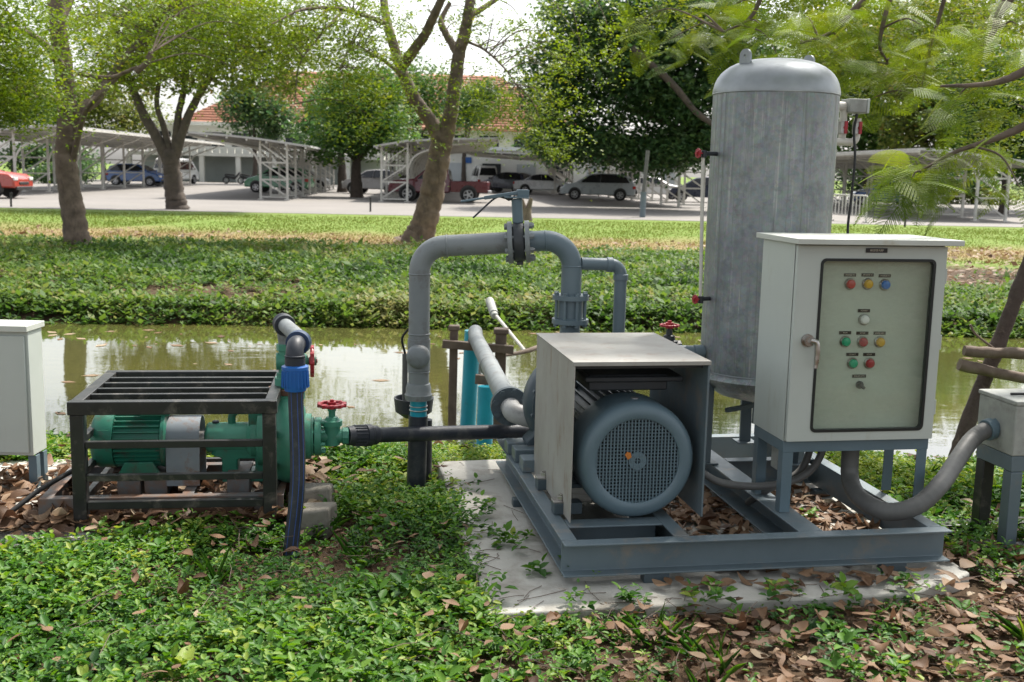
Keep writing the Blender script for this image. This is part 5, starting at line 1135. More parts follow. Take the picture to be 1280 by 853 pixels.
vis = [(1150, 214, 6.2, .05, 15, .46, .30), (1140, 222, 6.15, .06, 9, .42, .55), (1195, 190, 6.25, .06, 12, .44, .35), (1240, 178, 6.3, .08, 10, .42, .30), (1275, 235, 5.9, .05, 6, .42, .45), (1270, 130, 6.3, .1, 12, .42, .3), (1235, 105, 6.5, .1, 12, .42, .3), (1180, 108, 6.4, .08, 11, .42, .35), (1130, 100, 7.2, .12, 12, .42, .3), (1110, 75, 7.5, .12, 14, .42, .3), (1060, 90, 7.6, .12, 12, .42, .35), (1050, 50, 7.6, .12, 14, .42, .25), (1000, 55, 7.7, .12, 14, .42, .3), (1010, 20, 7.7, .14, 14, .42, .25), (950, 30, 8.3, .14, 14, .42, .3), (905, 40, 8.4, .12, 12, .42, .3), (975, 75, 8.2, .12, 9, .42, .4), (1080, 15, 7.5, .14, 12, .42, .25), (1150, 30, 7.3, .14, 12, .42, .25), (1220, 55, 6.8, .12, 10, .42, .3), (1270, 30, 6.6, .12, 10, .42, .3), (1180, 150, 6.9, .1, 8, .42, .35), (920, 5, 8.6, .15, 12, .42, .25), (1075, 130, 7.9, .1, 7, .42, .4), (870, 18, 8.8, .12, 8, .42, .3), (835, 50, 9.0, .12, 8, .42, .35), (800, 25, 9.2, .12, 6, .42, .35)]
vis = [(a, b_, c, d*1.5, max(3, int(n*(1.35 if b_ < 90 or (a < 1170 and b_ > 180) else .55))), l*.76, dr*.7) for a, b_, c, d, n, l, dr in vis]
NV = nodes_px(vis)
for t_ in list(twigs(NT, NV, 'bark', kN, .009)): trunkN.add(t_.v, t_.f)
NT.part('trunk', trunkN, 'bark', ang=70)
frond_crown('crown', NV, 'frond_leaf', NT.o, hi=True, tint=.45)
spray_crown('leaf_sprays', nodes_px([(r3.uniform(960, 1290), r3.uniform(-20, 95), r3.uniform(8.5, 11), .16, 5, .34, .3) for _ in range(46)]+[(r3.uniform(1180, 1290), r3.uniform(90, 190), r3.uniform(8, 10), .14, 4, .32, .3) for _ in range(12)]+[(r3.uniform(820, 960), r3.uniform(-15, 55), r3.uniform(9, 11), .14, 4, .3, .3) for _ in range(10)]), 'frond_leaf', NT.o, per=46, size=.036, tint=.5)
cs = []
r2 = random.Random(5)
for i in range(46):
    x, y = r2.uniform(-7, 8), r2.uniform(-4, 13); z = r2.uniform(5.2, 7.6)+max(0, y-8)*.12
    wgt = 1.0 if x > -.5 else .45
    cs.append(((x, y, z), (1.3, 1.3, .5), wgt))
crown('upper_crown', cs, 900, 26, .30, .17, 'mid_tree_leaf', NT.o)
for (x0, y0, z0_), (x1, y1, z1_) in (((3.6, 6.8, 4.4), (-2, 3, 6.3)), ((4.1, 6.7, 3.2), (5, 1, 6.4)), ((2.6, 7, 5.6), (-1, 11, 7)), ((4.2, 6.7, 4), (6.5, 11, 7))):
    g = MB(); limb(g, [V((x0, y0, z0_)), V(((x0+x1)/2, (y0+y1)/2, (z0_+z1_)/2+.4)), V((x1, y1, z1_))], .07, .015, n=8); NT.part('limb', g, 'bark')

# ================================================================== CARPORTS
def carport(label, x0, y0, y1, side, nb, over=4.2, back=1.3, h=2.75, F=None):
    """row of truss frames along y; roof cantilevers to `side`; frame coords"""
    F = F or WD; T = Thing('carport', label, 'carport', F, (x0, y0, 0))
    s = side; w = 1.25
    for i in range(nb):
        y = y0+(y1-y0)*i/(nb-1); g = MB(); tw = .10
        xa, xb = x0, x0-s*w
        g.bar((xa, y, 0), (xa, y, h-.05), tw, tw, up=(0, 1, 0)); g.bar((xb, y, 0), (xb, y, h-.22), tw, tw, up=(0, 1, 0))
        for z in (.14, .95, 1.75): g.bar((xa-s*.052, y, z), (xb+s*.052, y, z), .07, .07, up=(0, 1, 0))
        for za, zb_ in ((.95, .2), (1.75, 1.0), (2.6, 1.8)): g.bar((xa-s*.052, y, za), (xb+s*.052, y, zb_), .065, .065, up=(0, 1, 0))
        P = [(xa+s*.01, y, 1.0), (xa+s*.06, y, 1.7), (xa+s*.35, y, 2.2), (xa+s*.95, y, 2.5), (xa+s*1.9, y, h-.14), (xa+s*over*.97, y, h+.08)]
        g.tube(spline(P, 6), .05, 8)
        for x in (xa, xb): g.box((x, y, .02), (.28, .28, .05))
        T.part('truss_frame', g, 'carport_steel', smooth=False)
    pr = [(x0-s*back, h-.32), (x0, h-.02), (x0+s*over*.5, h+.12), (x0+s*over, h+.20)]
    P = [(a, b) for a, b in pr]+[(a, b+.09) for a, b in reversed(pr)]
    g = MB(); g.prism(P, (0, y0-.5, 0), (1, 0, 0), (0, 0, 1), (0, y1-y0+1, 0)); T.part('roof', g, 'carport_roof', smooth=False)
    for k in range(7):
        t_ = k/6; x = x0-s*back*.9+s*(over+back)*.97*t_; z = h-.34+.5*t_ - (.0 if t_ < .3 else .03) +.0
        zz = np.interp((x-x0)*s, [-back, 0, over*.5, over], [h-.32, h-.02, h+.12, h+.20])-.05
        g = MB(); g.span((x-.04, y0-.48, zz-.05), (x+.04, y1+.48, zz+.045)); T.part('purlin', g, 'carport_steel', smooth=False)
    return T
F2 = Frame(WD.Y(326, 249, 51.8).x, 51.8, 0, 5); F3 = Frame(WD.Y(509, 253, 53.0).x, 53, 0, 3)
carport('carport with bright white end truss over the green car, left of the round tree', 0, 0, 28, -1, 9, over=3.2, back=2.4, F=F2, h=2.8)
carport('carport over the maroon pickup, right of the round tree', 0, 0, 26, 1, 8, over=4.4, back=1.6, F=F3, h=2.9)
FL_ = Frame(WD.Y(103, 237, 60).x, 52, 0, 3)
carport('long carport along the left edge, sheltering the blue hatchback', 0, 0, 34, 1, 9, over=2.4, back=3.8, F=FL_, h=3.0)
FR_ = Frame(WD.Y(848, 258, 54.5).x, 54.5, 0, 6)
carport('carport over the silver cars, just left of the tank', 0, 0, 26, -1, 8, over=5.2, back=1.2, F=FR_, h=2.6)
F5 = Frame(WD.Y(1200, 272, 46).x, 44.5, 0, 2)
carport('shady carport at the far right beyond the fronds', 0, 0, 32, -1, 9, over=2.6, back=2.6, F=F5, h=2.6)
F6 = Frame(WD.Y(600, 235, 84).x, 78, 0, 0)
carport('far carport behind the maroon pickup, over the white van', 5.5, 0, 14, -1, 5, over=6.5, back=1.5, F=F6, h=2.7)

# ================================================================== BUILDINGS
def hip_roof(g, x0, x1, y0, y1, z0, z1, ov=.8):
    m_ = (y1-y0)/2; ym = (y0+y1)/2
    q = [(x0-ov, y0-ov, z0), (x1+ov, y0-ov, z0), (x1+ov, y1+ov, z0), (x0-ov, y1+ov, z0), (x0+m_, ym, z1), (x1-m_, ym, z1)]
    g.add(q+[(a, b, c-.25) for a, b, c in q[:4]], [(0, 1, 5, 4), (1, 2, 5), (2, 3, 4, 5), (3, 0, 4), (0, 6, 7, 1), (1, 7, 8, 2), (2, 8, 9, 3), (3, 9, 6, 0), (9, 8, 7, 6)])
    return g
def tiles(g, x0, x1, y0, ym, z0, z1, ov):
    for k in range(1, 22):
        t_ = k/22; y = y0-ov+(ym-y0+ov)*t_; z = z0+(z1-z0)*t_; ins = (ym-y0+ov)*t_
        g.bar((x0-ov+ins, y, z+.02), (x1+ov-ins, y, z+.02), .14, .07)
yB = 108
bl = Thing('hall_building', 'long white hall with orange hipped tile roof rising behind the carports', 'building', WD, (-12, yB, 0))
xa, xb = WD.Y(240, 200, yB).x, WD.Y(720, 200, yB).x
g = MB(); g.span((xa, yB, 0), (xb, yB+16, 5.6)); bl.part('wall', g, 'wall_white')
g = MB(); hip_roof(g, xa, xb, yB, yB+16, 5.65, 11.4, 1.2); tiles(g, xa, xb, yB, yB+8, 5.68, 11.4, 1.2); bl.part('tile_roof', g, 'roof_tile', smooth=False)
nw = 11
for i in range(nw):
    x = xa+(xb-xa)*(i+.5)/nw
    for z in (1.0, 3.6):
        g = MB(); g.span((x-1.0, yB-.06, z), (x+1.0, yB-.003, z+1.4)); w_ = bl.part('window', g, 'window_dark')
        g = MB(); g.ring([(x-1.1, z-.1), (x+1.1, z-.1), (x+1.1, z+1.5), (x-1.1, z+1.5)], [(x-.98, z+.02), (x+.98, z+.02), (x+.98, z+1.38), (x-.98, z+1.38)], (0, yB-.10, 0), (1, 0, 0), (0, 0, 1), (0, .09, 0)); g.span((x-.04, yB-.10, z), (x+.04, yB-.065, z+1.4)); bl.part('frame', g, 'wall_white', w_)
yW = 100
wk = Thing('covered_walkway', 'low flat roofed walkway with pale columns and pierced parapet behind the motorcycles', 'walkway', WD, (WD.Y(330, 220, yW).x, yW, 0))
xa, xb = WD.Y(160, 200, yW).x, WD.Y(480, 200, yW).x
g = MB(); g.span((xa, yW, 2.35), (xb, yW+4, 2.65)); wk.part('roof_slab', g, 'wall_white')
g = MB()
n_ = 34
for i in range(n_+1): g.span((xa+(xb-xa)*i/n_-.12, yW, 2.652), (xa+(xb-xa)*i/n_+.12, yW+.2, 3.05))
g.span((xa, yW, 3.052), (xb, yW+.2, 3.22)); wk.part('parapet', g, 'wall_white')
for i in range(8):
    x = xa+(xb-xa)*i/7; g = MB(); g.span((x-.22, yW+.1, 0), (x+.22, yW+.5, 2.348)); wk.part('column', g, 'wall_white')
g = MB(); g.span((xa, yW+3.6, 0), (xb, yW+3.9, 2.348)); wk.part('back_wall', g, 'wall_grey')
b3 = Thing('annex_building', 'white flat roofed two storey annex behind the second carport', 'building', WD, (WD.Y(230, 200, 104).x, 104, 0))
xa, xb = WD.Y(185, 200, 104).x, WD.Y(385, 200, 104).x
g = MB(); g.span((xa, 104.2, 0), (xb, 107.5, 5.2)); b3.part('wall', g, 'wall_white')
g = MB(); g.span((xa-.8, 103.2, 5.2), (xb+.8, 107.5, 5.55)); b3.part('roof_slab', g, 'wall_white')
for i in range(6):
    x = xa+(xb-xa)*(i+.5)/6; g = MB(); g.span((x-.9, 104.14, 3.3), (x+.9, 104.197, 4.6)); b3.part('window', g, 'window_dark')
yS = 90
b4 = Thing('shop_building', 'low pale building with doors and a small blue sign behind the white van', 'building', WD, (WD.Y(620, 215, yS).x, yS+4, 0))
xa, xb = WD.Y(545, 200, yS+4).x, WD.Y(850, 200, yS+4).x
g = MB(); g.span((xa, yS+4, 0), (xb, yS+9, 3.3)); b4.part('wall', g, 'wall_white')
g = MB(); g.span((xa-.5, yS+3.2, 3.302), (xb+.5, yS+9.2, 3.6)); b4.part('roof_slab', g, 'wall_grey')
for i in range(7):
    x = xa+(xb-xa)*(i+.6)/7; g = MB(); g.span((x-.8, yS+3.94, .1), (x+.8, yS+3.997, 2.2)); b4.part('door', g, 'window_dark' if i % 2 else 'wall_grey')
g = MB(); x = WD.Y(585, 209, yS+3.9).x; g.span((x-.3, yS+3.9, 2.2), (x+.3, yS+3.99, 2.7)); b4.part('wall_sign', g, 'paint_blue')

# ================================================================== VEHICLES
def car(name, label, loc, head, paint, kind):
    F = Frame(loc[0], loc[1], .006, head); T = Thing(name, label, 'car' if kind != 'pickup' else 'pickup truck', F, (0, 0, 0))
    if kind == 'van': T.o['category'] = 'van'
    S_ = dict(
     sedan=dict(body=[(-2.15, .30), (-2.2, .62), (-2.1, .92), (-1.45, .99), (-.85, 1.38), (-.25, 1.46), (.35, 1.40), (1.12, .98), (1.85, .84), (2.13, .66), (2.17, .32)], win=[(-1.28, 1.0), (-.80, 1.34), (-.25, 1.41), (.30, 1.36), (.98, .98)], rear=(3, 4), front=(6, 7), wb=1.32, hw=.85, r=.31),
     hatch=dict(body=[(-1.85, .30), (-1.92, .62), (-1.88, .95), (-1.68, 1.35), (-1.1, 1.50), (-.2, 1.52), (.4, 1.45), (1.15, 1.0), (1.75, .84), (1.95, .62), (1.97, .32)], win=[(-1.62, 1.02), (-1.48, 1.34), (-1.0, 1.46), (-.2, 1.47), (.34, 1.40), (1.0, 1.0)], rear=(2, 3), front=(6, 7), wb=1.22, hw=.84, r=.31),
     wagon=dict(body=[(-2.2, .30), (-2.27, .62), (-2.2, .95), (-1.9, 1.40), (-1.2, 1.58), (-.2, 1.60), (.5, 1.52), (1.3, 1.02), (1.95, .88), (2.2, .66), (2.22, .32)], win=[(-1.9, 1.05), (-1.68, 1.38), (-1.1, 1.52), (-.2, 1.54), (.44, 1.46), (1.12, 1.03)], rear=(2, 3), front=(6, 7), wb=1.35, hw=.86, r=.32),
     van=dict(body=[(-2.2, .35), (-2.25, 1.1), (-2.15, 1.9), (-1.9, 2.0), (1.0, 2.0), (1.5, 1.75), (1.95, 1.1), (2.2, .95), (2.25, .35)], win=[(-1.9, 1.15), (-1.9, 1.75), (1.05, 1.75), (1.6, 1.15)], rear=(1, 2), front=(5, 6), wb=1.35, hw=.86, r=.32),
     pickup=dict(body=[(-.62, .45), (-.62, 1.05), (-.50, 1.62), (-.1, 1.70), (.55, 1.66), (1.18, 1.12), (2.2, 1.02), (2.45, .85), (2.48, .45)], win=[(-.42, 1.1), (-.36, 1.56), (.5, 1.58), (1.02, 1.12)], rear=(1, 2), front=(4, 5), wb=1.5, hw=.86, r=.38))[kind]
    B = S_['body']; hw = S_['hw']; zmax = max(z for _, z in B); belt = .98 if kind != 'van' else 1.15
    hwz = lambda z: hw*(1-.05*max(0, (.55-z)/.3)) if z < belt else hw-(z-belt)/(zmax-belt)*(hw*.24)
    g = MB(); n = len(B); q = [(x, -hwz(z), z) for x, z in B]+[(x, hwz(z), z) for x, z in B]
    g.add(q, [tuple(range(n)), tuple(range(2*n-1, n-1, -1))]+[(i, n+i, n+(i+1) % n, (i+1) % n) for i in range(n)])
    body = T.part('body', g, paint, bev=.07, ang=50)
    if kind == 'pickup':
        g = MB(); L0 = -2.5
        g.span((L0, -hw, .5), (-.66, -hw+.07, 1.04)); g.span((L0, hw-.07, .5), (-.66, hw, 1.04)); g.span((L0, -hw+.072, .5), (L0+.07, hw-.072, 1.04)); g.span((L0+.072, -hw+.072, .5), (-.66, hw-.072, .62)); T.part('cargo_bed', g, paint, bev=.02)
        g = MB(); g.span((L0-.12, -hw+.05, .45), (L0-.005, hw-.05, .60)); T.part('bumper', g, 'alloy', bev=.02)
    W_ = S_['win']
    for sd in (-1, 1):
        k = sd; P = [V((x, k*(hwz(z)+.004), z)) for x, z in W_]; m_ = len(P); d_ = V((0, k*.008, 0))
        g = MB(); g.add(P+[p+d_ for p in P], [tuple(range(m_)), tuple(range(2*m_-1, m_-1, -1))]+[(i, m_+i, m_+(i+1) % m_, (i+1) % m_) for i in range(m_)]); w_ = T.part('side_window', g, 'car_glass')
        g = MB(); xm = -.15 if kind != 'pickup' else .2; zt_ = zmax-.06
        g.bar((xm, k*(hwz(belt)+.016), belt+.02), (xm-.04, k*(hwz(zt_)+.014), zt_), .08, .01, up=(1, 0, 0)); T.part('pillar', g, paint if kind != 'van' else 'car_trim', w_)
        g = MB(); g.box((1.0 if kind != 'pickup' else 1.05, k*(hw+.09), belt+.08), (.12, .16, .13)); T.part('mirror', g, paint, bev=.03)
    for nm, (i, j), e in (('rear_window', S_['rear'], .12), ('windscreen', S_['front'], .10)):
        (x0, za), (x1, zb_) = B[i], B[j]; dx, dz = x1-x0, zb_-za; L_ = math.hypot(dx, dz); nx_, nz_ = -dz/L_, dx/L_
        q = []
        for t_ in (.14, .90):
            x, z = x0+dx*t_, za+dz*t_; w_ = hwz(z)-e
            for o_ in (.004, .014): q += [(x+nx_*o_, -w_, z+nz_*o_), (x+nx_*o_, w_, z+nz_*o_)]
        g = MB(); g.add(q, [(0, 1, 5, 4), (2, 6, 7, 3), (0, 2, 3, 1), (4, 5, 7, 6), (0, 4, 6, 2), (1, 3, 7, 5)]); T.part(nm, g, 'car_glass')
    xf = max(x for x, z in B); xr_ = min(x for x, z in B) if kind != 'pickup' else -2.5
    zl_ = .68 if kind != 'pickup' else .82
    for sd in (-1, 1):
        g = MB(); g.box((xf-.10, sd*(hw-.20), zl_), (.20, .34, .14)); T.part('headlight', g, 'lamp_clear', bev=.03)
        g = MB(); g.box((xr_+.09, sd*(hw-.12), zl_+.10), (.19, .22, .18)); T.part('tail_light', g, 'lamp_red', bev=.03)
    g = MB(); g.span((xf-.06, -hw+.2, .36), (xf+.02, hw-.2, .50)); g.span((xf-.03, -.4, .58), (xf+.015, .4, .70)); T.part('grille', g, 'car_trim', bev=.02)
    r = S_['r']
    for x in (-S_['wb'] if kind != 'pickup' else -1.55, S_['wb']):
        for sd in (-1, 1):
            yo = sd*(hw-.09)
            g = MB(); g.cyl((x, yo-sd*.11, r+.05), (x, sd*(hw+.006), r+.05), r+.055, n=28); T.part('wheel_arch', g, 'car_trim')
            g = MB(); g.rev([(r*.62, 0), (r*.92, 0), (r, .03), (r, .17), (r*.92, .2), (r*.62, .2)], (x, yo-.1+ (sd*.012), r), (0, 1, 0), 28); wh = T.part('wheel', g, 'tyre')
            g = MB(); yy_ = yo+sd*.115; g.cyl((x, yo-sd*.02, r), (x, yy_-sd*.02, r), r*.6, n=20); 
            rim = T.part('rim_well', g, 'car_trim', wh)
            g = MB(); g.torus((x, yy_, r), (0, 1, 0), r*.6, .022, 24, 6); g.cyl((x, yy_-.01, r), (x, yy_+.01, r), .06, n=12)
            for k_ in range(5):
                a = k_*2*math.pi/5; g.bar((x, yy_, r), (x+r*.6*math.cos(a), yy_, r+r*.6*math.sin(a)), .075, .012, up=(0, 1, 0))
            T.part('rim', g, 'alloy', wh)
    return T
P_ = lambda px, py: (lambda p: (p.x, p.y))(WD.Z(px, py, 0))
def at_px(px, Y): p = WD.Y(px, 230, Y); return (p.x, Y)
car('pickup', 'orange red pickup truck nosing in from the left edge of the picture', at_px(-42, 46), -2, 'paint_orange', 'pickup')
car('hatchback', 'dark blue hatchback parked under the left carport', at_px(172, 77), -4, 'paint_blue', 'hatch')
car('van', 'white van half hidden behind the tree trunk at the lawn edge', at_px(221, 88), 80, 'paint_white', 'van')
car('sedan', 'bright green car under the white end truss of the second carport', at_px(350, 66), 175, 'paint_green', 'hatch')
car('hatchback', 'silver grey car backed in behind the green car', at_px(376, 74), 10, 'paint_silver', 'hatch')
car('pickup', 'dark maroon pickup truck standing behind the forked tree trunk', at_px(549, 55.2), 178, 'paint_maroon', 'pickup')
car('hatchback', 'brownish grey car in the shade left of the maroon pickup', at_px(470, 68), 165, 'paint_grey', 'hatch')
car('hatchback', 'dark blue car mostly hidden behind the white sedan', at_px(634, 82), 150, 'paint_dark', 'hatch')
car('sedan', 'off white sedan with its tail toward the maroon pickup', at_px(681, 79), -8, 'paint_silver', 'sedan')
car('van', 'white van with open front far behind the maroon pickup', at_px(605, 92), 100, 'paint_white', 'van')
car('wagon', 'silver blue people carrier parked nose left under the dark tree', at_px(747, 66), 176, 'paint_silverblue', 'wagon')
car('sedan', 'white sedan behind the people carrier, nose toward the white truss', at_px(815, 73), -6, 'paint_white', 'sedan')
car('hatchback', 'dark blue car beside the white end truss near the tank', at_px(878, 66), 170, 'paint_dark', 'hatch')
car('hatchback', 'blue car in deep shade under the far right carport', at_px(1106, 66), 172, 'paint_blue', 'hatch')
def motorcycle():
    F = Frame(*WD.Y(292, 229, 93).xy, .006, 8); T = Thing('motorcycle', 'left one of two small motorcycles parked before the walkway', 'motorcycle', F, (0, 0, 0), 'motorcycles by the walkway')
    for x in (-.62, .62):
        g = MB(); g.torus((x, 0, .29), (0, 1, 0), .25, .05, 24, 8); w_ = T.part('wheel', g, 'tyre'); g = MB(); g.cyl((x, -.03, .29), (x, .03, .29), .05)
        for k in range(6): a = k*math.pi/3; g.bar((x, 0, .29), (x+.22*math.cos(a), 0, .29+.22*math.sin(a)), .02, .02, up=(0, 1, 0))
        T.part('hub', g, 'alloy', w_)
    g = MB(); g.prism([(-.7, .55), (-.2, .42), (.1, .35), (.35, .6), (.55, .95), (.45, .98), (.2, .68), (-.15, .62), (-.75, .75)], (0, -.11, 0), (1, 0, 0), (0, 0, 1), (0, .22, 0)); T.part('body', g, 'car_trim', bev=.03)
    g = MB(); g.prism([(-.75, .76), (-.1, .68), (.15, .72), (.1, .8), (-.6, .86)], (0, -.12, 0), (1, 0, 0), (0, 0, 1), (0, .24, 0)); T.part('seat', g, 'tyre', bev=.03)
    g = MB(); g.bar((.62, 0, .3), (.46, 0, .98), .05, .05); g.bar((.46, -.32, 1.02), (.46, .32, 1.02), .03, .03); g.box((.55, 0, .92), (.1, .16, .16)); T.part('fork_and_handlebar', g, 'alloy')
    return T
mc = motorcycle().o
kids = [(o, list(o.children)) for o in mc.children]
m2 = mc.copy(); COL.objects.link(m2); m2.location = mc.location+V((1.15, .4, 0)); m2['label'] = 'right one of two small motorcycles, nearer the white truss'; m2.rotation_euler = (0, 0, R(28))
for ch, gk in kids:
    c2 = ch.copy(); COL.objects.link(c2); c2.parent = m2
    for d2 in gk:
        e2 = d2.copy(); COL.objects.link(e2); e2.parent = c2

# ================================================================== POLES, STUMP, BARRIER
def post(name, label, px, pytop, pybot, m_, r, cat='post', Y=None):
    b = WD.Z(px, pybot, 0) if Y is None else WD.Y(px, pybot, Y); t_ = WD.Y(px, pytop, b.y)
    g = MB(); g.tube([(b.x, b.y, -.1), (b.x, b.y, .4*t_.z), (t_.x, b.y, t_.z)], r, 10); g.cyl((t_.x, b.y, t_.z), (t_.x, b.y, t_.z+.03), r*1.3, n=10)
    return single(name, g, m_, label, cat, WD, (b.x, b.y, 0))
b = WD.Z(803, 272, 0)
lp = Thing('lamp_post', 'thin grey green post with thicker base standing on the lawn edge before the people carrier', 'post', WD, (b.x, b.y, 0))
g = MB(); g.tube([(b.x, b.y, -.1), (b.x, b.y, WD.Y(803, 240, b.y).z)], .11, 12); lp.part('base_sleeve', g, 'skid_paint')
g = MB(); g.tube([(b.x, b.y, WD.Y(803, 242, b.y).z), (b.x+.1, b.y, WD.Y(805, 188, b.y).z)], .07, 12); lp.part('pole', g, 'conduit_grey')
b = WD.Z(657, 276, 0)
st3 = Thing('tree_stump', 'short cut tree stump with jagged top at the lawn edge', 'stump', WD, (b.x, b.y, 0))
g = MB(); g.tube([(b.x, b.y, -.1), (b.x, b.y, .2), (b.x+.02, b.y, .42)], [.26, .19, .16], 12); st3.part('stump', g, 'bark')
for dx, dz in ((-.10, .70), (.12, .74)):
    g = MB(); g.tube([(b.x+dx*.6, b.y, .36), (b.x+dx*1.4, b.y, dz)], [.11, .06], 8); st3.part('splinter', g, 'bark')
for px, t_, bt_, lb_ in ((14, 242, 259, 'short dark stake at the lawn edge near the orange pickup'), (463, 248, 265, 'short dark stake at the lawn edge left of the forked tree'), (1131, 262, 284, 'short dark stake at the lawn edge under the hanging fronds')):
    post('stake', lb_, px, t_, bt_, 'black_paint', .035, 'stake')
b0 = WD.Z(1039, 276, 0); b1 = WD.Z(1081, 279, 0); b1 = V((b1.x, b1.y-.1, 0))
br_ = Thing('crowd_barrier', 'white barred crowd barrier on the road just right of the tank', 'barrier', WD, b0)
g = MB(); zt_ = 1.0
g.tube(bend([b0, b0+V((0, 0, zt_)), b1+V((0, 0, zt_)), b1], .08, 5), .03, 8); g.bar(b0+V((0, 0, .25)), b1+V((0, 0, .25)), .04, .04); br_.part('frame', g, 'carport_steel')
for i in range(1, 10):
    p = b0+(b1-b0)*i/10; g = MB(); g.tube([p+V((0, 0, .25)), p+V((0, 0, zt_))], .022, 6); br_.part('bar', g, 'carport_steel')
for p in (b0, b1):
    g = MB(); g.bar(p+V((0, -.3, .03)), p+V((0, .3, .03)), .05, .05); br_.part('foot', g, 'carport_steel')
# ================================================================== GROUND COVER (stuff)
def in_rect(F, x, y, a, b, c, d):
    dx, dy = x-F.o.x, y-F.o.y; lx = dx*F.ex.x+dy*F.ex.y; ly = dx*F.ey.x+dy*F.ey.y
    return (lx > a) & (lx < b) & (ly > c) & (ly < d)
GZ = np.vectorize(gz)
def vnoise(x, y, s, seed):
    r_ = np.random.default_rng(seed); out = np.zeros_like(x)
    for k in range(5):
        a, b_, p1, p2 = r_.uniform(.5, 1.6)*s, r_.uniform(.5, 1.6)*s, r_.uniform(0, 6), r_.uniform(0, 6); th = r_.uniform(0, 3)
        out += np.sin((x*math.cos(th)+y*math.sin(th))*a+p1)*np.sin((-x*math.sin(th)+y*math.cos(th))*b_+p2)
    return out/2.2
def blocked(x, y, m_=0.0):
    """slab areas kept clear of plants"""
    j = .06*vnoise(x, y, 9, 5)
    b_ = in_rect(SK, x+j, y+j, -.25+m_, 1.72-m_, -.19+m_, 1.80-m_)
    b_ |= in_rect(CG, x+j, y+j, -2.0, .10, -.27+m_, 1.15)
    b_ |= in_rect(CG, x+j, y+j, -2.0, .80, .05+m_, 1.05)
    return b_
def rosettes(x, y, h, leafs, L, rz=None):
    n = len(x); k = leafs
    az0 = rng.uniform(0, 6.28, n); lv = np.arange(k)/k
    az = az0[:, None]+np.arange(k)[None]*2.4+rng.normal(0, .25, (n, k))
    hh = h[:, None]*(1-.55*lv[None])+rng.normal(0, .006, (n, k)); el = .55-.5*lv[None]+rng.normal(0, .25, (n, k))
    lean = rng.normal(0, .25, (n, 2))
    z = GZ(x, y) if rz is None else rz
    P = np.stack([x[:, None]+lean[:, :1]*hh+np.cos(az)*.006, y[:, None]+lean[:, 1:]*hh+np.sin(az)*.006, z[:, None]+hh], -1)
    D = np.stack([np.cos(az)*np.cos(el), np.sin(az)*np.cos(el), np.sin(el)], -1)
    N = np.stack([-np.cos(az)*np.sin(el), -np.sin(az)*np.sin(el), np.cos(el)], -1)+rng.normal(0, .22, (n, k, 3))
    Ln = L*rng.uniform(.65, 1.2, (n, k))*np.exp(rng.normal(0, .28, n))[:, None]; t = rng.normal(.41, .17, n)[:, None]+rng.normal(0, .12, (n, k))+.12*(1-lv[None])
    return P.reshape(-1, 3), D.reshape(-1, 3), N.reshape(-1, 3), Ln.ravel(), t.ravel(), P
def stuff(o): o['kind'] = 'stuff'; return o
# near bank
n = 60000
x = rng.uniform(-3.6, 4.2, n); y = rng.uniform(2.75, 6.75, n)
keep = np.abs(x) < .56*y+.55
dens = .80+.50*vnoise(x, y, 2.4, 1)-.6*np.clip(vnoise(x, y, 5, 21)-.1, 0, 1)
right = np.clip((x-.15)/.5, 0, 1)*np.clip((3.95-y+.12*x)/.25, 0, 1)         # leaf littered corner in front of the skid
dens = dens*(1-right*.84)-.25*np.clip((x-1.9)/.6, 0, 1)*np.clip((4.6-y)/.4, 0, 1)
dens -= .35*np.clip((y-2.9)/-.3+.2, 0, 1)
far = y > 5.5
dens = np.where(far, .95, dens)
keep &= rng.random(n) < dens
keep &= ~blocked(x, y)
x, y = x[keep], y[keep]
h = np.clip(rng.normal(.06, .025, len(x))+.05*vnoise(x, y, 3.8, 2), .015, .22)
fr_ = in_rect(SK, x, y, -.3, 2.0, -.55, -.15); h = np.where(fr_, np.minimum(h*.5, .035), h)
P, D, N, L, t, _ = rosettes(x, y, h, 8, .0275)
L = L*np.clip(1+.3*vnoise(P[:, 0], P[:, 1], 2.1, 31), .6, 1.4); t = t+np.where(P[:, 1] > 5.2, .22, 0)+.16*vnoise(P[:, 0], P[:, 1], 2.7, 30)
v, F = leaves6(P, D, N, L, L*.54, .18, .2)
# runners creeping over the slab edges and between the skid beams
sx_, sy_ = [], []
for cx0, cy0, n_, s_ in ((-.20, .55, 10, .07), (-.12, .48, 8, .06), (-.05, .12, 6, .05), (.02, -.16, 5, .03), (.22, -.20, 7, .04), (.5, -.22, 7, .04), (.75, -.21, 5, .04), (1.0, -.22, 8, .04), (1.3, -.20, 7, .05), (.85, .10, 4, .03), (-.22, .95, 8, .06), (-.26, 1.3, 6, .05), (1.62, .35, 14, .06), (1.66, .7, 14, .07), (1.25, .62, 5, .03)):
    for i in range(n_):
        p = SK.w((cx0+random.gauss(0, s_), cy0+random.gauss(0, s_), 0)); sx_.append(p.x); sy_.append(p.y)
sx_ = np.array(sx_); sy_ = np.array(sy_); P2, D2, N2, L2, t2, _ = rosettes(sx_, sy_, rng.uniform(.02, .08, len(sx_)), 6, .032, rz=np.full(len(sx_), .08))
v2, F2_ = leaves6(P2, D2, N2, L2, L2*.6, .16, .16)
stuff(np_mesh('ground_cover', np.concatenate([v, v2]), np.concatenate([F, F2_+len(v)]), np.repeat(np.concatenate([t, t2]), 2), 'cover_leaf'))
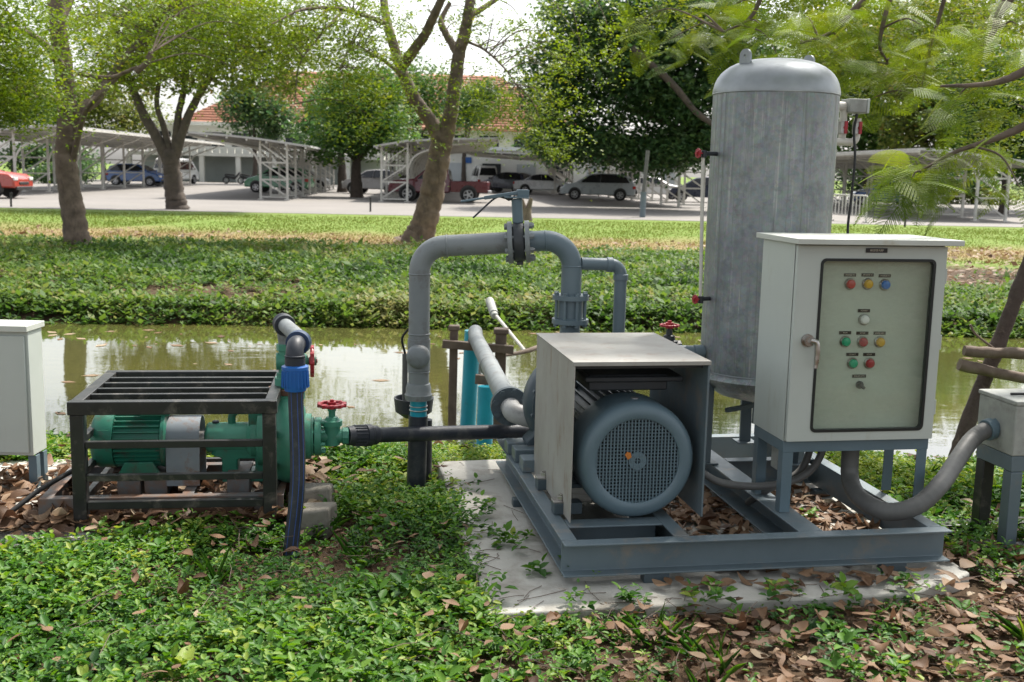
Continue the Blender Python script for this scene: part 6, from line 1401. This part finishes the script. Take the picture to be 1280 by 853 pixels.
# grass tufts and yellowing blades among the creeper
n = 70; cxg = rng.uniform(-2.6, 2.8, n); cyg = rng.uniform(2.9, 6.2, n); k = ~blocked(cxg, cyg, -.25); cxg, cyg = cxg[k], cyg[k]
m_ = 14; x = np.repeat(cxg, m_)+rng.normal(0, .018, len(cxg)*m_); y = np.repeat(cyg, m_)+rng.normal(0, .018, len(cxg)*m_); q_ = len(x)
a = rng.uniform(0, 6.28, q_); lean = rng.uniform(.2, .9, q_); P = np.stack([x, y, GZ(x, y)], -1); D = np.stack([np.cos(a)*lean, np.sin(a)*lean, np.ones(q_)], -1); N = np.stack([-np.cos(a), -np.sin(a), lean], -1)
L = rng.uniform(.06, .17, q_); v, F = leaves6(P, D, N, L, np.full(q_, .0042), .1, .35); stuff(np_mesh('grass_tufts', v, F, np.repeat(rng.normal(.45, .2, q_), 2), 'cover_leaf'))
# stems and twigs
Q = []; n = 900
x = rng.uniform(-2.4, 2.8, n); y = rng.uniform(3.0, 6.0, n); kk = ~blocked(x, y, .12) & (np.abs(x) < .5*y+.3); x, y = x[kk], y[kk]
az = rng.uniform(0, 6.28, len(x)); ln = rng.uniform(.05, .22, len(x)); z = GZ(x, y)+rng.uniform(.01, .08, len(x))
onslab = in_rect(SK, x, y, -.3, 1.7, -.2, 1.8); z = np.where(onslab, .084, z)
g = MB()
for i in range(len(x)):
    a = az[i]; p = V((x[i], y[i], z[i])); d = V((math.cos(a), math.sin(a), 0))*ln[i]
    g.tube([p, p+d*.5+V((random.uniform(-.012, .012), random.uniform(-.012, .012), .012 if not onslab[i] else .001)), p+d+V((0, 0, 0 if onslab[i] else random.uniform(-.02, .03)))], .0014, 4, caps=False)
for i in range(20):
    p = SK.w((random.uniform(-.28, .02), random.uniform(-.15, 1.6), .083)) if i < 8 else SK.w((random.uniform(0, 1.4), random.uniform(-.19, -.02), .083))
    a = random.uniform(0, 6.28); l = random.uniform(.03, .17); d = V((math.cos(a), math.sin(a), 0))*l
    g.tube([p, p+d*.5+V((random.uniform(-.01, .01), random.uniform(-.01, .01), .003)), p+d], .0013, 4, caps=False)
setting('twig_litter', g, 'old_wood', 'stuff')
# dry leaves, foreground
def dry(x, y, z, L, n_=None):
    n = len(x); P = np.stack([x, y, z], -1); W = L*rng.uniform(.32, .68, n)
    return curled(P, rng.uniform(0, 6.28, n), L, W, rng.normal(0.1, .34, (n, 2))*np.where(rng.random((n, 1)) < .22, 2.4, 1), rng.normal(0, .15, (n, 2)))
X, Yv, Z, Ls = [], [], [], []
def addl(x, y, z, l): X.append(x); Yv.append(y); Z.append(z); Ls.append(l)
n = 8000; x = rng.uniform(-3, 3.6, n); y = rng.uniform(2.8, 6.3, n)
litter = .21+.75*np.clip((x-.1)/.6, 0, 1)*np.clip((4.05-y+.14*x)/.3, 0, 1)+.5*np.clip((x-1.8)/.5, 0, 1)*np.clip((5.2-y)/.5, 0, 1)+.4*np.clip((-1.3-x)/.4, 0, 1)*np.clip((y-4.0)/.2, 0, 1)*np.clip((5.4-y)/.3, 0, 1)
litter *= .7+.5*vnoise(x, y, 2.5, 9)
k = (rng.random(n) < litter) & ~blocked(x, y, .05); x, y = x[k], y[k]
addl(x, y, GZ(x, y)+rng.uniform(.01, .13, len(x))*np.where(x > .3, .55, 1), rng.uniform(.03, .085, len(x))*np.where(x > .3, 1.15, .9))
n = 900; lx = rng.uniform(-1.2, .15, n); ly = rng.uniform(-.15, 1.0, n); k = rng.random(n) < np.clip(.95-.6*np.abs(lx+.2)-.1*(ly < -.0), 0.25, 1)*np.where(ly < -.02, .25, 1); lx, ly = lx[k], ly[k]      # left slab
w = np.stack([CG.o.x+lx*CG.ex.x+ly*CG.ey.x, CG.o.y+lx*CG.ex.y+ly*CG.ey.y], -1); addl(w[:, 0], w[:, 1], np.full(len(w), .055)+rng.uniform(0, .035, len(w)), rng.uniform(.06, .13, len(w)))
n = 620; lx = rng.uniform(-.1, 1.02, n); ly = rng.uniform(.0, .95, n); ly = np.where(rng.random(n) < .35, rng.uniform(-.0, .10, n), ly)
w = np.stack([CG.o.x+lx*CG.ex.x+ly*CG.ey.x, CG.o.y+lx*CG.ex.y+ly*CG.ey.y], -1); addl(w[:, 0], w[:, 1], np.full(len(w), .056)+rng.uniform(0, .05, len(w)), rng.uniform(.05, .12, len(w)))
for (a, b_, c_, d_, n) in ((.62, .95, .08, 1.1, 260), (1.06, 1.47, .34, 1.12, 260), (.1, .42, .35, .6, 14), (1.06, 1.45, .08, .34, 18), (.3, 1.6, -.13, -.02, 46), (.62, .94, .06, .3, 30), (1.55, 1.75, .0, 1.4, 40)):
    lx = rng.uniform(a, b_, n); ly = rng.uniform(c_, d_, n)
    w = np.stack([SK.o.x+lx*SK.ex.x+ly*SK.ey.x, SK.o.y+lx*SK.ex.y+ly*SK.ey.y], -1); addl(w[:, 0], w[:, 1], np.full(n, .084)+rng.uniform(0, .02, n), rng.uniform(.05, .105, n))
x, y, z, L = map(np.concatenate, (X, Yv, Z, Ls))
v, F, q = dry(x, y, z, L); stuff(np_mesh('fallen_leaves', v, F, np.repeat(np.clip(rng.normal(.42, .25, len(x)), 0, 1), q), 'dead_leaf', smooth=True))
# crumbled leaf bits between the plants
n = 30000; x = rng.uniform(-3, 3.6, n); y = rng.uniform(2.8, 6.3, n)
lt = .25+.75*np.clip((x-.1)/.6, 0, 1)*np.clip((4.1-y+.14*x)/.3, 0, 1)+.5*np.clip((x-1.7)/.4, 0, 1)
k = (rng.random(n) < lt) & ~blocked(x, y, .02); x, y = x[k], y[k]; m_ = len(x)
a = rng.uniform(0, 6.28, m_); P = np.stack([x, y, GZ(x, y)+rng.uniform(.004, .03, m_)], -1); D = np.stack([np.cos(a), np.sin(a), rng.normal(0, .3, m_)], -1); N = rng.normal(0, .4, (m_, 3))+np.array([0, 0, 1]); L = rng.uniform(.012, .05, m_)
v, F = leaves6(P, D, N, L, L*rng.uniform(.3, .7, m_), .2, .2); stuff(np_mesh('leaf_crumbs', v, F, np.repeat(rng.normal(.32, .25, m_), 2), 'dead_leaf'))
# far bank cover
n = 105000; x = rng.uniform(-15, 17, n); y = rng.uniform(13.6, 24, n); n2 = 3800; x = np.concatenate([x, rng.uniform(-9, 10, n2)]); y = np.concatenate([y, 13.62+rng.random(n2)*1.1+.055*x[n:]]); n += n2; yy_ = y-.055*x
top = np.where(x > 6, 19.6-.18*(x-6)*0, 22.3+.2*vnoise(x, y, .8, 4))-np.clip((x-2)/8, 0, 1)*1.0
dens = np.clip((top+.5-yy_)/3.4, 0, 1)**.8*np.clip(.85+.6*vnoise(x, y, .9, 3)-.7*np.clip(vnoise(x, y, 3.4, 51)-.25, 0, 1), .06, 1)
dens = np.where(yy_ < 14.6, np.maximum(dens*1.3, .8), dens)
dens *= 1-.85*np.clip((x-4.5)/1.5, 0, 1)*np.clip((yy_-16.8)/1.2, 0, 1)
k = (rng.random(n) < dens) & (np.abs(x) < .5*y+1) & (yy_ > 13.60); x, y, yy_ = x[k], y[k], yy_[k]
h = np.clip(rng.normal(.08, .035, len(x))+.045*vnoise(x, y, 1.7, 41), .02, .22)
P, D, N, L, t, _ = rosettes(x, y, h, 5, .078)
t = t-.05+.28*vnoise(P[:, 0], P[:, 1], .8, 8)+.22*vnoise(P[:, 0], P[:, 1], 2.6, 18)
v, F = leaves4(P, D, N, L, L*.6); stuff(np_mesh('bank_plants', v, F, t, 'bank_leaf'))
# far bank dry leaves
n = 9000; x = rng.uniform(-13, 17, n); y = rng.uniform(14.2, 26, n); yy_ = y-.055*x
lit = .10+.25*np.clip((yy_-20.5)/1, 0, 1)+.9*np.clip((x-4)/1.5, 0, 1)*np.clip((yy_-16.3)/1.2, 0, 1)*np.clip((25-yy_)/3, 0, 1)
k = (rng.random(n) < lit) & (np.abs(x) < .5*y+1); x, y = x[k], y[k]; m_ = len(x)
P = np.stack([x, y, GZ(x, y)+rng.uniform(.02, .07, m_)], -1); a = rng.uniform(0, 6.28, m_); D = np.stack([np.cos(a), np.sin(a), rng.normal(0, .35, m_)], -1); N = rng.normal(0, .35, (m_, 3))+np.array([0, 0, 1]); L = rng.uniform(.08, .17, m_)
v, F = leaves4(P, D, N, L, L*.55); stuff(np_mesh('bank_leaf_litter', v, F, rng.normal(.6, .22, m_), 'dead_leaf'))
# lawn blades
n = 110000; x = rng.uniform(-19, 21, n); y = 21.5+rng.random(n)**1.2*16.5; yy_ = y-.055*x
k = (np.abs(x) < .5*y+1) & (y < 36.2+.1*x*.9) & (rng.random(n) < .75+.3*vnoise(x, y, 1.1, 6)); x, y = x[k], y[k]; m_ = len(x)
a = rng.uniform(0, 6.28, m_); P = np.stack([x, y, GZ(x, y)-.005], -1); D = np.stack([np.cos(a)*.6, np.sin(a)*.6, np.ones(m_)], -1); N = np.stack([np.cos(a+1.6), np.sin(a+1.6), np.zeros(m_)], -1)
L = rng.uniform(.025, .075, m_); dryb = np.clip((y-.0-22)/1.2, 0, 1)*np.clip((27.5-y+1.2*vnoise(x, y, .5, 7))/2.5, 0, 1)
v, F = leaves4(P, D, N, L, np.full(m_, .022)); stuff(np_mesh('lawn_grass', v, F, rng.normal(.38, .15, m_)+.5*dryb, 'lawn_blade'))
# leaves and scum floating on the canal
n = 420; x = rng.uniform(-9, 10, n); y = rng.uniform(7.2, 13.9, n); k = (rng.random(n) < np.where(y-.055*x > 11.8, .9, .22)) & (y-.055*x < 13.75); x, y = x[k], y[k]; m_ = len(x)
a = rng.uniform(0, 6.28, m_); P = np.stack([x, y, np.full(m_, -.396)], -1); D = np.stack([np.cos(a), np.sin(a), np.zeros(m_)], -1); N = np.tile([0, 0, 1.], (m_, 1)); L = rng.uniform(.05, .20, m_)
v, F = leaves4(P, D, N, L, L*.5); stuff(np_mesh('floating_leaves', v, F, rng.normal(.75, .2, m_), 'dead_leaf'))

# ================================================================== SKY, SUN, CAMERA
w = bpy.data.worlds.new('World'); SC.world = w; w.use_nodes = True; nt = w.node_tree; bg_ = nt.nodes['Background']
SUN_EL, SUN_AZ = R(56), math.atan2(.52, .80)
sky = nt.nodes.new('ShaderNodeTexSky'); sky.sky_type = 'NISHITA'; sky.sun_disc = False; sky.sun_elevation = SUN_EL; sky.sun_rotation = SUN_AZ; sky.dust_density = 3; sky.air_density = 1.0
hs = nt.nodes.new('ShaderNodeHueSaturation'); hs.inputs['Saturation'].default_value = .25; nt.links.new(sky.outputs[0], hs.inputs['Color'])
nt.links.new(hs.outputs['Color'], bg_.inputs['Color']); bg_.inputs['Strength'].default_value = .15
sl = bpy.data.lights.new('sun', 'SUN'); sl.energy = 3.9; sl.angle = R(2.5); sl.color = (1, .94, .85); so = bpy.data.objects.new('sun', sl); COL.objects.link(so)
so.rotation_euler = V((math.sin(SUN_AZ)*math.cos(SUN_EL), math.cos(SUN_AZ)*math.cos(SUN_EL), math.sin(SUN_EL))).to_track_quat('Z', 'Y').to_euler()
cam = bpy.data.cameras.new('camera'); cam.sensor_width = 36; cam.lens = FPX/1280*36; cam.clip_start = .05; cam.clip_end = 3000
co = bpy.data.objects.new('camera', cam); COL.objects.link(co); co.location = (0, 0, CAM_H); SC.camera = co
fw = V((0, math.cos(PITCH), -math.sin(PITCH))); upc = V((0, math.sin(PITCH), math.cos(PITCH))); rt = V((1, 0, 0))
c_, s_ = math.cos(ROLL), math.sin(ROLL)
cx = rt*c_+upc*s_; cy = upc*c_-rt*s_
co.rotation_euler = Matrix((cx, cy, -fw)).transposed().to_euler()
cam.dof.use_dof = True; cam.dof.focus_distance = 4.7; cam.dof.aperture_fstop = 5.6
SC.render.engine = 'CYCLES'; SC.view_settings.view_transform = 'Standard'; SC.view_settings.look = 'None'; SC.view_settings.gamma = 1
SC.view_settings.exposure = 1.1
SC.cycles.max_bounces = 8; SC.cycles.transparent_max_bounces = 12
